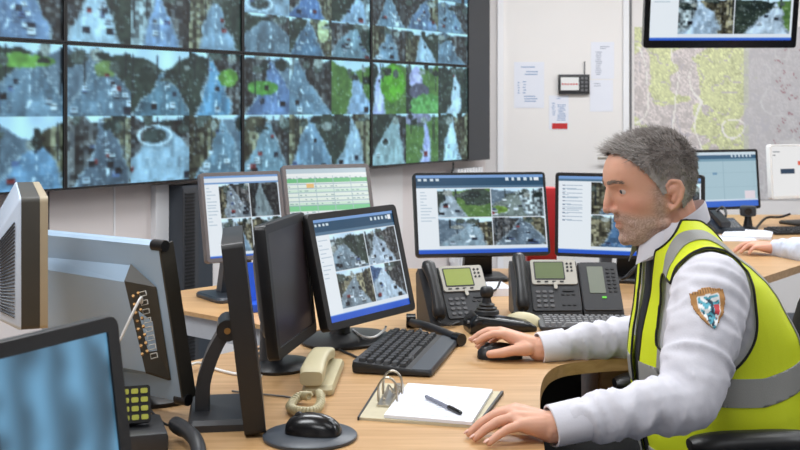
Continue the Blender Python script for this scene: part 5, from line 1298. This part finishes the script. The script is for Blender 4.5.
md = vo.modifiers.new('t', 'SOLIDIFY'); md.thickness = .003; md.offset = -1
# piping along every cut edge
pm = MB()
for lp_ in loops(v2[1]):
    if len(lp_) < 20: continue
    pts = [Vector(v2[0][i]) for i in lp_]; pts = [(pts[i-1]+pts[i]*2+pts[(i+1) % len(pts)])/4 for i in range(len(pts))][::2]
    pm.tube(pts+[pts[0]], .0026, 6)
pp_ = pm.build('piping', M_PIPE, None, 60); pp_.parent = vo
def band(name, fun):
    u, l, z = uvz(v2[0]); k = clip(v2[0], v2[1], v2[2], fun(u, l, z))
    nm = k[2]/np.maximum(np.linalg.norm(k[2], axis=1)[:, None], 1e-6)
    me = mesh_from(name, k[0]+nm*.0022, k[1]); o = link(name, me, M_REFL, None, 180); o.parent = vo
    md = o.modifiers.new('t', 'SOLIDIFY'); md.thickness = .0015; md.offset = -1; return o
for zc in (.774, .600):
    band('reflective_band', lambda u, l, z: (.027-np.abs(z-zc-.22*np.clip(-u-.05, 0, .2)))*1.0)
for sgn in (1, -1):
    band('reflective_brace', lambda u, l, z: np.minimum(np.where(u < -.02, .020, .0135)-np.abs(sgn*l-.106), z-.79))
# shirt placket, tie and badge laid on the shirt
sh_me = MAN['shirt'].data; bv = BVHTree.FromPolygons([v.co[:] for v in sh_me.vertices], [p.vertices[:] for p in sh_me.polygons])
def on_front(l, z, off):
    o_ = B(.6, l, z); h = bv.ray_cast(o_, -Fv)
    return (h[0]+Fv*off) if h[0] is not None else B(uu(.5), l, z)
rings = []; zs = np.linspace(1.055, .66, 26)
for i, z in enumerate(zs):
    hw = .022 if i == 0 else (.020 if i == 1 else (.015 if i == 2 else .017+.022*min(1, (1.03-z)/.30)))
    off = .014 if i < 3 else .008
    rings.append([on_front(q*hw, z, off*(1-.35*abs(q))) for q in (-1, -.5, 0, .5, 1)])
m = MB(); m.loft(rings, False, closed=False); to = m.build('tie', M_TIE, None, 60); place(to); md = to.modifiers.new('t', 'SOLIDIFY'); md.thickness = .006; md.offset = -1
# shield badge embroidered on the sleeve
cb = at(706, 306, 2.125); N = 40; vs = []; cols = []; keep = {}
for j in range(N):
    for i in range(N):
        x = (i/(N-1)-.5)*2; y = (j/(N-1)-.5)*2
        wd = (.92+.08*math.cos(x*2)) if y > 0 else 1
        # shield outline
        lim = 1.0 if y > .2 else max(0.0, 1-((.2-y)/1.2)**1.7)
        topy = .82+.18*(1-abs(x))
        ins = max(abs(x)/max(lim, 1e-3), y/topy if y > 0 else 0)
        if ins > 1.0: continue
        px_ = cb.x+x*.0305; pz_ = cb.z+y*.034+x*.005; o_ = Vector((px_, 1.5, pz_)); h = bv.ray_cast(o_, Vector((0, 1, 0)))
        if h[0] is None: continue
        keep[(i, j)] = len(vs); vs.append(h[0]+Vector(h[1])*(.0022 if h[1].y < 0 else -.0022))
        if ins > .66: c = (176, 128, 74) if not (y > .7 and int(i*1.0) % 3 == 0) else (96, 66, 40)
        elif ins > .60: c = (226, 226, 224)
        else:
            nz = noise.noise(Vector((x*4, y*4, 1))); n2_ = noise.noise(Vector((x*5, y*5, 7)))
            c = (236, 238, 238) if nz > .12 else ((88, 170, 190) if n2_ > -.05 else (40, 66, 84))
            if x > .2 and y < .1 and nz < 0: c = (196, 64, 70)
        cols.append(c)
fs = [(keep[(i, j)], keep[(i+1, j)], keep[(i+1, j+1)], keep[(i, j+1)]) for (i, j) in keep if (i+1, j) in keep and (i, j+1) in keep and (i+1, j+1) in keep]
me = bpy.data.meshes.new('badge'); me.from_pydata([tuple(v) for v in vs], [], fs); me.update(); setcol(me, lin(np.array(cols)/255.))
bo = link('badge', me, M_EMBL, None, 180); bo.parent = MAN['shirt']; bo['label'] = 'shield shaped sleeve badge with a bronze border'
md = bo.modifiers.new('t', 'SOLIDIFY'); md.thickness = .002; md.offset = 0

office_chair('black office chair carrying the man in the yellow vest', (.675, 2.385, 0), R(186), armz=.716, armx=.245, back=(.60, .92))
office_chair('empty black office chair between the two desks at the right', (1.14, 3.36, 0), R(-10), seat=.44, back=(.585, .83), arms=False)

# ---- the second operator, mostly outside the frame
w2_ = at(776, 248.5, 4.50); F2 = Vector((-.6, .8, 0)); C2 = (1.93, 4.06, 0)
T2 = [(z, .02*(z-.5), a-.018, w) for z, _, a, w in TORSO]
mc = [w2_+Vector((-.085, .035, .016)), w2_+Vector((-.092, .012, .020)), w2_+Vector((-.090, -.011, .016)), w2_+Vector((-.080, -.032, .008))]
tips = [w2_+Vector((-.150, .045, -.012)), w2_+Vector((-.158, .014, -.014)), w2_+Vector((-.145, -.018, -.014)), w2_+Vector((-.120, -.045, -.014))]
zz2 = DZ+.0105
for q in tips: q.z = zz2+.002
h2_ = dict(mcp=mc, fingers=[finger(a, b, .010) for a, b in zip(mc, tips)], thumb=[w2_+Vector((-.03, .03, 0)), w2_+Vector((-.06, .06, -.002)), w2_+Vector((-.085, .075, -.006)), Vector((w2_.x-.11, w2_.y+.08, zz2+.003))])
def flip(v): return v
Lr2 = Vector((-F2.y, F2.x, 0)).normalized(); F2n = F2.normalized()
c2v = Vector(C2); s2_ = c2v+Lr2*.185+Vector((0, 0, .985))+F2n*.02; r2_ = c2v-Lr2*.185+Vector((0, 0, .985))
wr2 = Vector((2.02, 4.60, w2_.z)); er2 = Vector((2.10, 4.30, .80))
mc2 = [wr2+F2n*.085+Lr2*q+Vector((0, 0, .014)) for q in (.033, .011, -.011, -.03)]
tp2 = [wr2+F2n*(.155-.02*abs(i-1))+Lr2*q*1.2 for i, q in enumerate((.033, .011, -.011, -.03))]
for q in tp2: q.z = DZ+.0095
h3_ = dict(mcp=mc2, fingers=[finger(a, b, .008) for a, b in zip(mc2, tp2)], thumb=[wr2+F2n*.02+Lr2*.02, wr2+F2n*.05+Lr2*.045, wr2+F2n*.075+Lr2*.055, wr2+F2n*.10+Lr2*.055+Vector((0, 0, -.01))])
e2_ = at(838, 256, 4.22)
P2 = person(dict(F=F2n, C=C2, head=c2v+F2n*.07+Vector((0, 0, 1.18)), head_yaw=math.atan2(F2n.y, F2n.x), pitch=12, neck=tuple(c2v+F2n*.03+Vector((0, 0, 1.09))), torso=T2, arms=[dict(pts=[tuple(s2_), tuple(e2_), tuple(w2_)], hand=h2_, slack=1.2), dict(pts=[tuple(r2_), tuple(er2), tuple(wr2)], hand=h3_)], hip=(0, .53), knee=(.44, .10, .55), ankle=(.48, .10),
    skin=(214, 160, 136), beard=0, hair=((96, 84, 76), (44, 36, 32)), shirtm=M_SHIRT2, voxel=.004, strands=1500, label='second operator at right edge, only pale blue sleeve and hand showing'))
office_chair('black office chair under the second operator at the right', (C2[0], C2[1], 0), math.atan2(F2n.y, F2n.x), arms=False, back=(.56, .95))

# ------------------------------------------------------------------ light: ceiling panels
def area(name, loc, sx, sy, power, col=(.94, .97, 1), rot=(0, 0, 0)):
    L_ = bpy.data.lights.new(name, 'AREA'); L_.shape = 'RECTANGLE'; L_.size = sx; L_.size_y = sy; L_.energy = power; L_.color = col
    o = bpy.data.objects.new(name, L_); o.location = loc; o.rotation_euler = rot; COL.objects.link(o); return o
for i, (x, y, pw) in enumerate(((-1.3, 1.2, 48), (.9, 1.0, 11), (-.5, 3.0, 44), (1.5, 3.3, 26), (.9, 5.4, 64), (2.8, 5.4, 44), (2.8, 2.2, 30), (-.6, -.6, 28))):
    area('ceiling_light', (x, y, ZC-.03), 1.2, .6, pw*LIGHTK)
w = bpy.data.worlds.new('world'); S.world = w; w.use_nodes = True
w.node_tree.nodes['Background'].inputs[0].default_value = (.9, .95, 1, 1); w.node_tree.nodes['Background'].inputs[1].default_value = .3

# ------------------------------------------------------------------ camera
cam = bpy.data.cameras.new('camera'); co_ = bpy.data.objects.new('camera', cam); COL.objects.link(co_)
co_.location = (0, 0, HC); co_.rotation_euler = (R(90), 0, 0)
cam.sensor_width = 36; cam.lens = F/800*36; cam.shift_y = -(225-CY)/800; cam.clip_start = .05
cam.dof.use_dof = True; cam.dof.focus_distance = 2.35; cam.dof.aperture_fstop = 11
S.camera = co_
S.view_settings.view_transform = 'Standard'; S.view_settings.look = 'None'; S.view_settings.gamma = 1; S.view_settings.use_curve_mapping = False
S.view_settings.exposure = 0.0
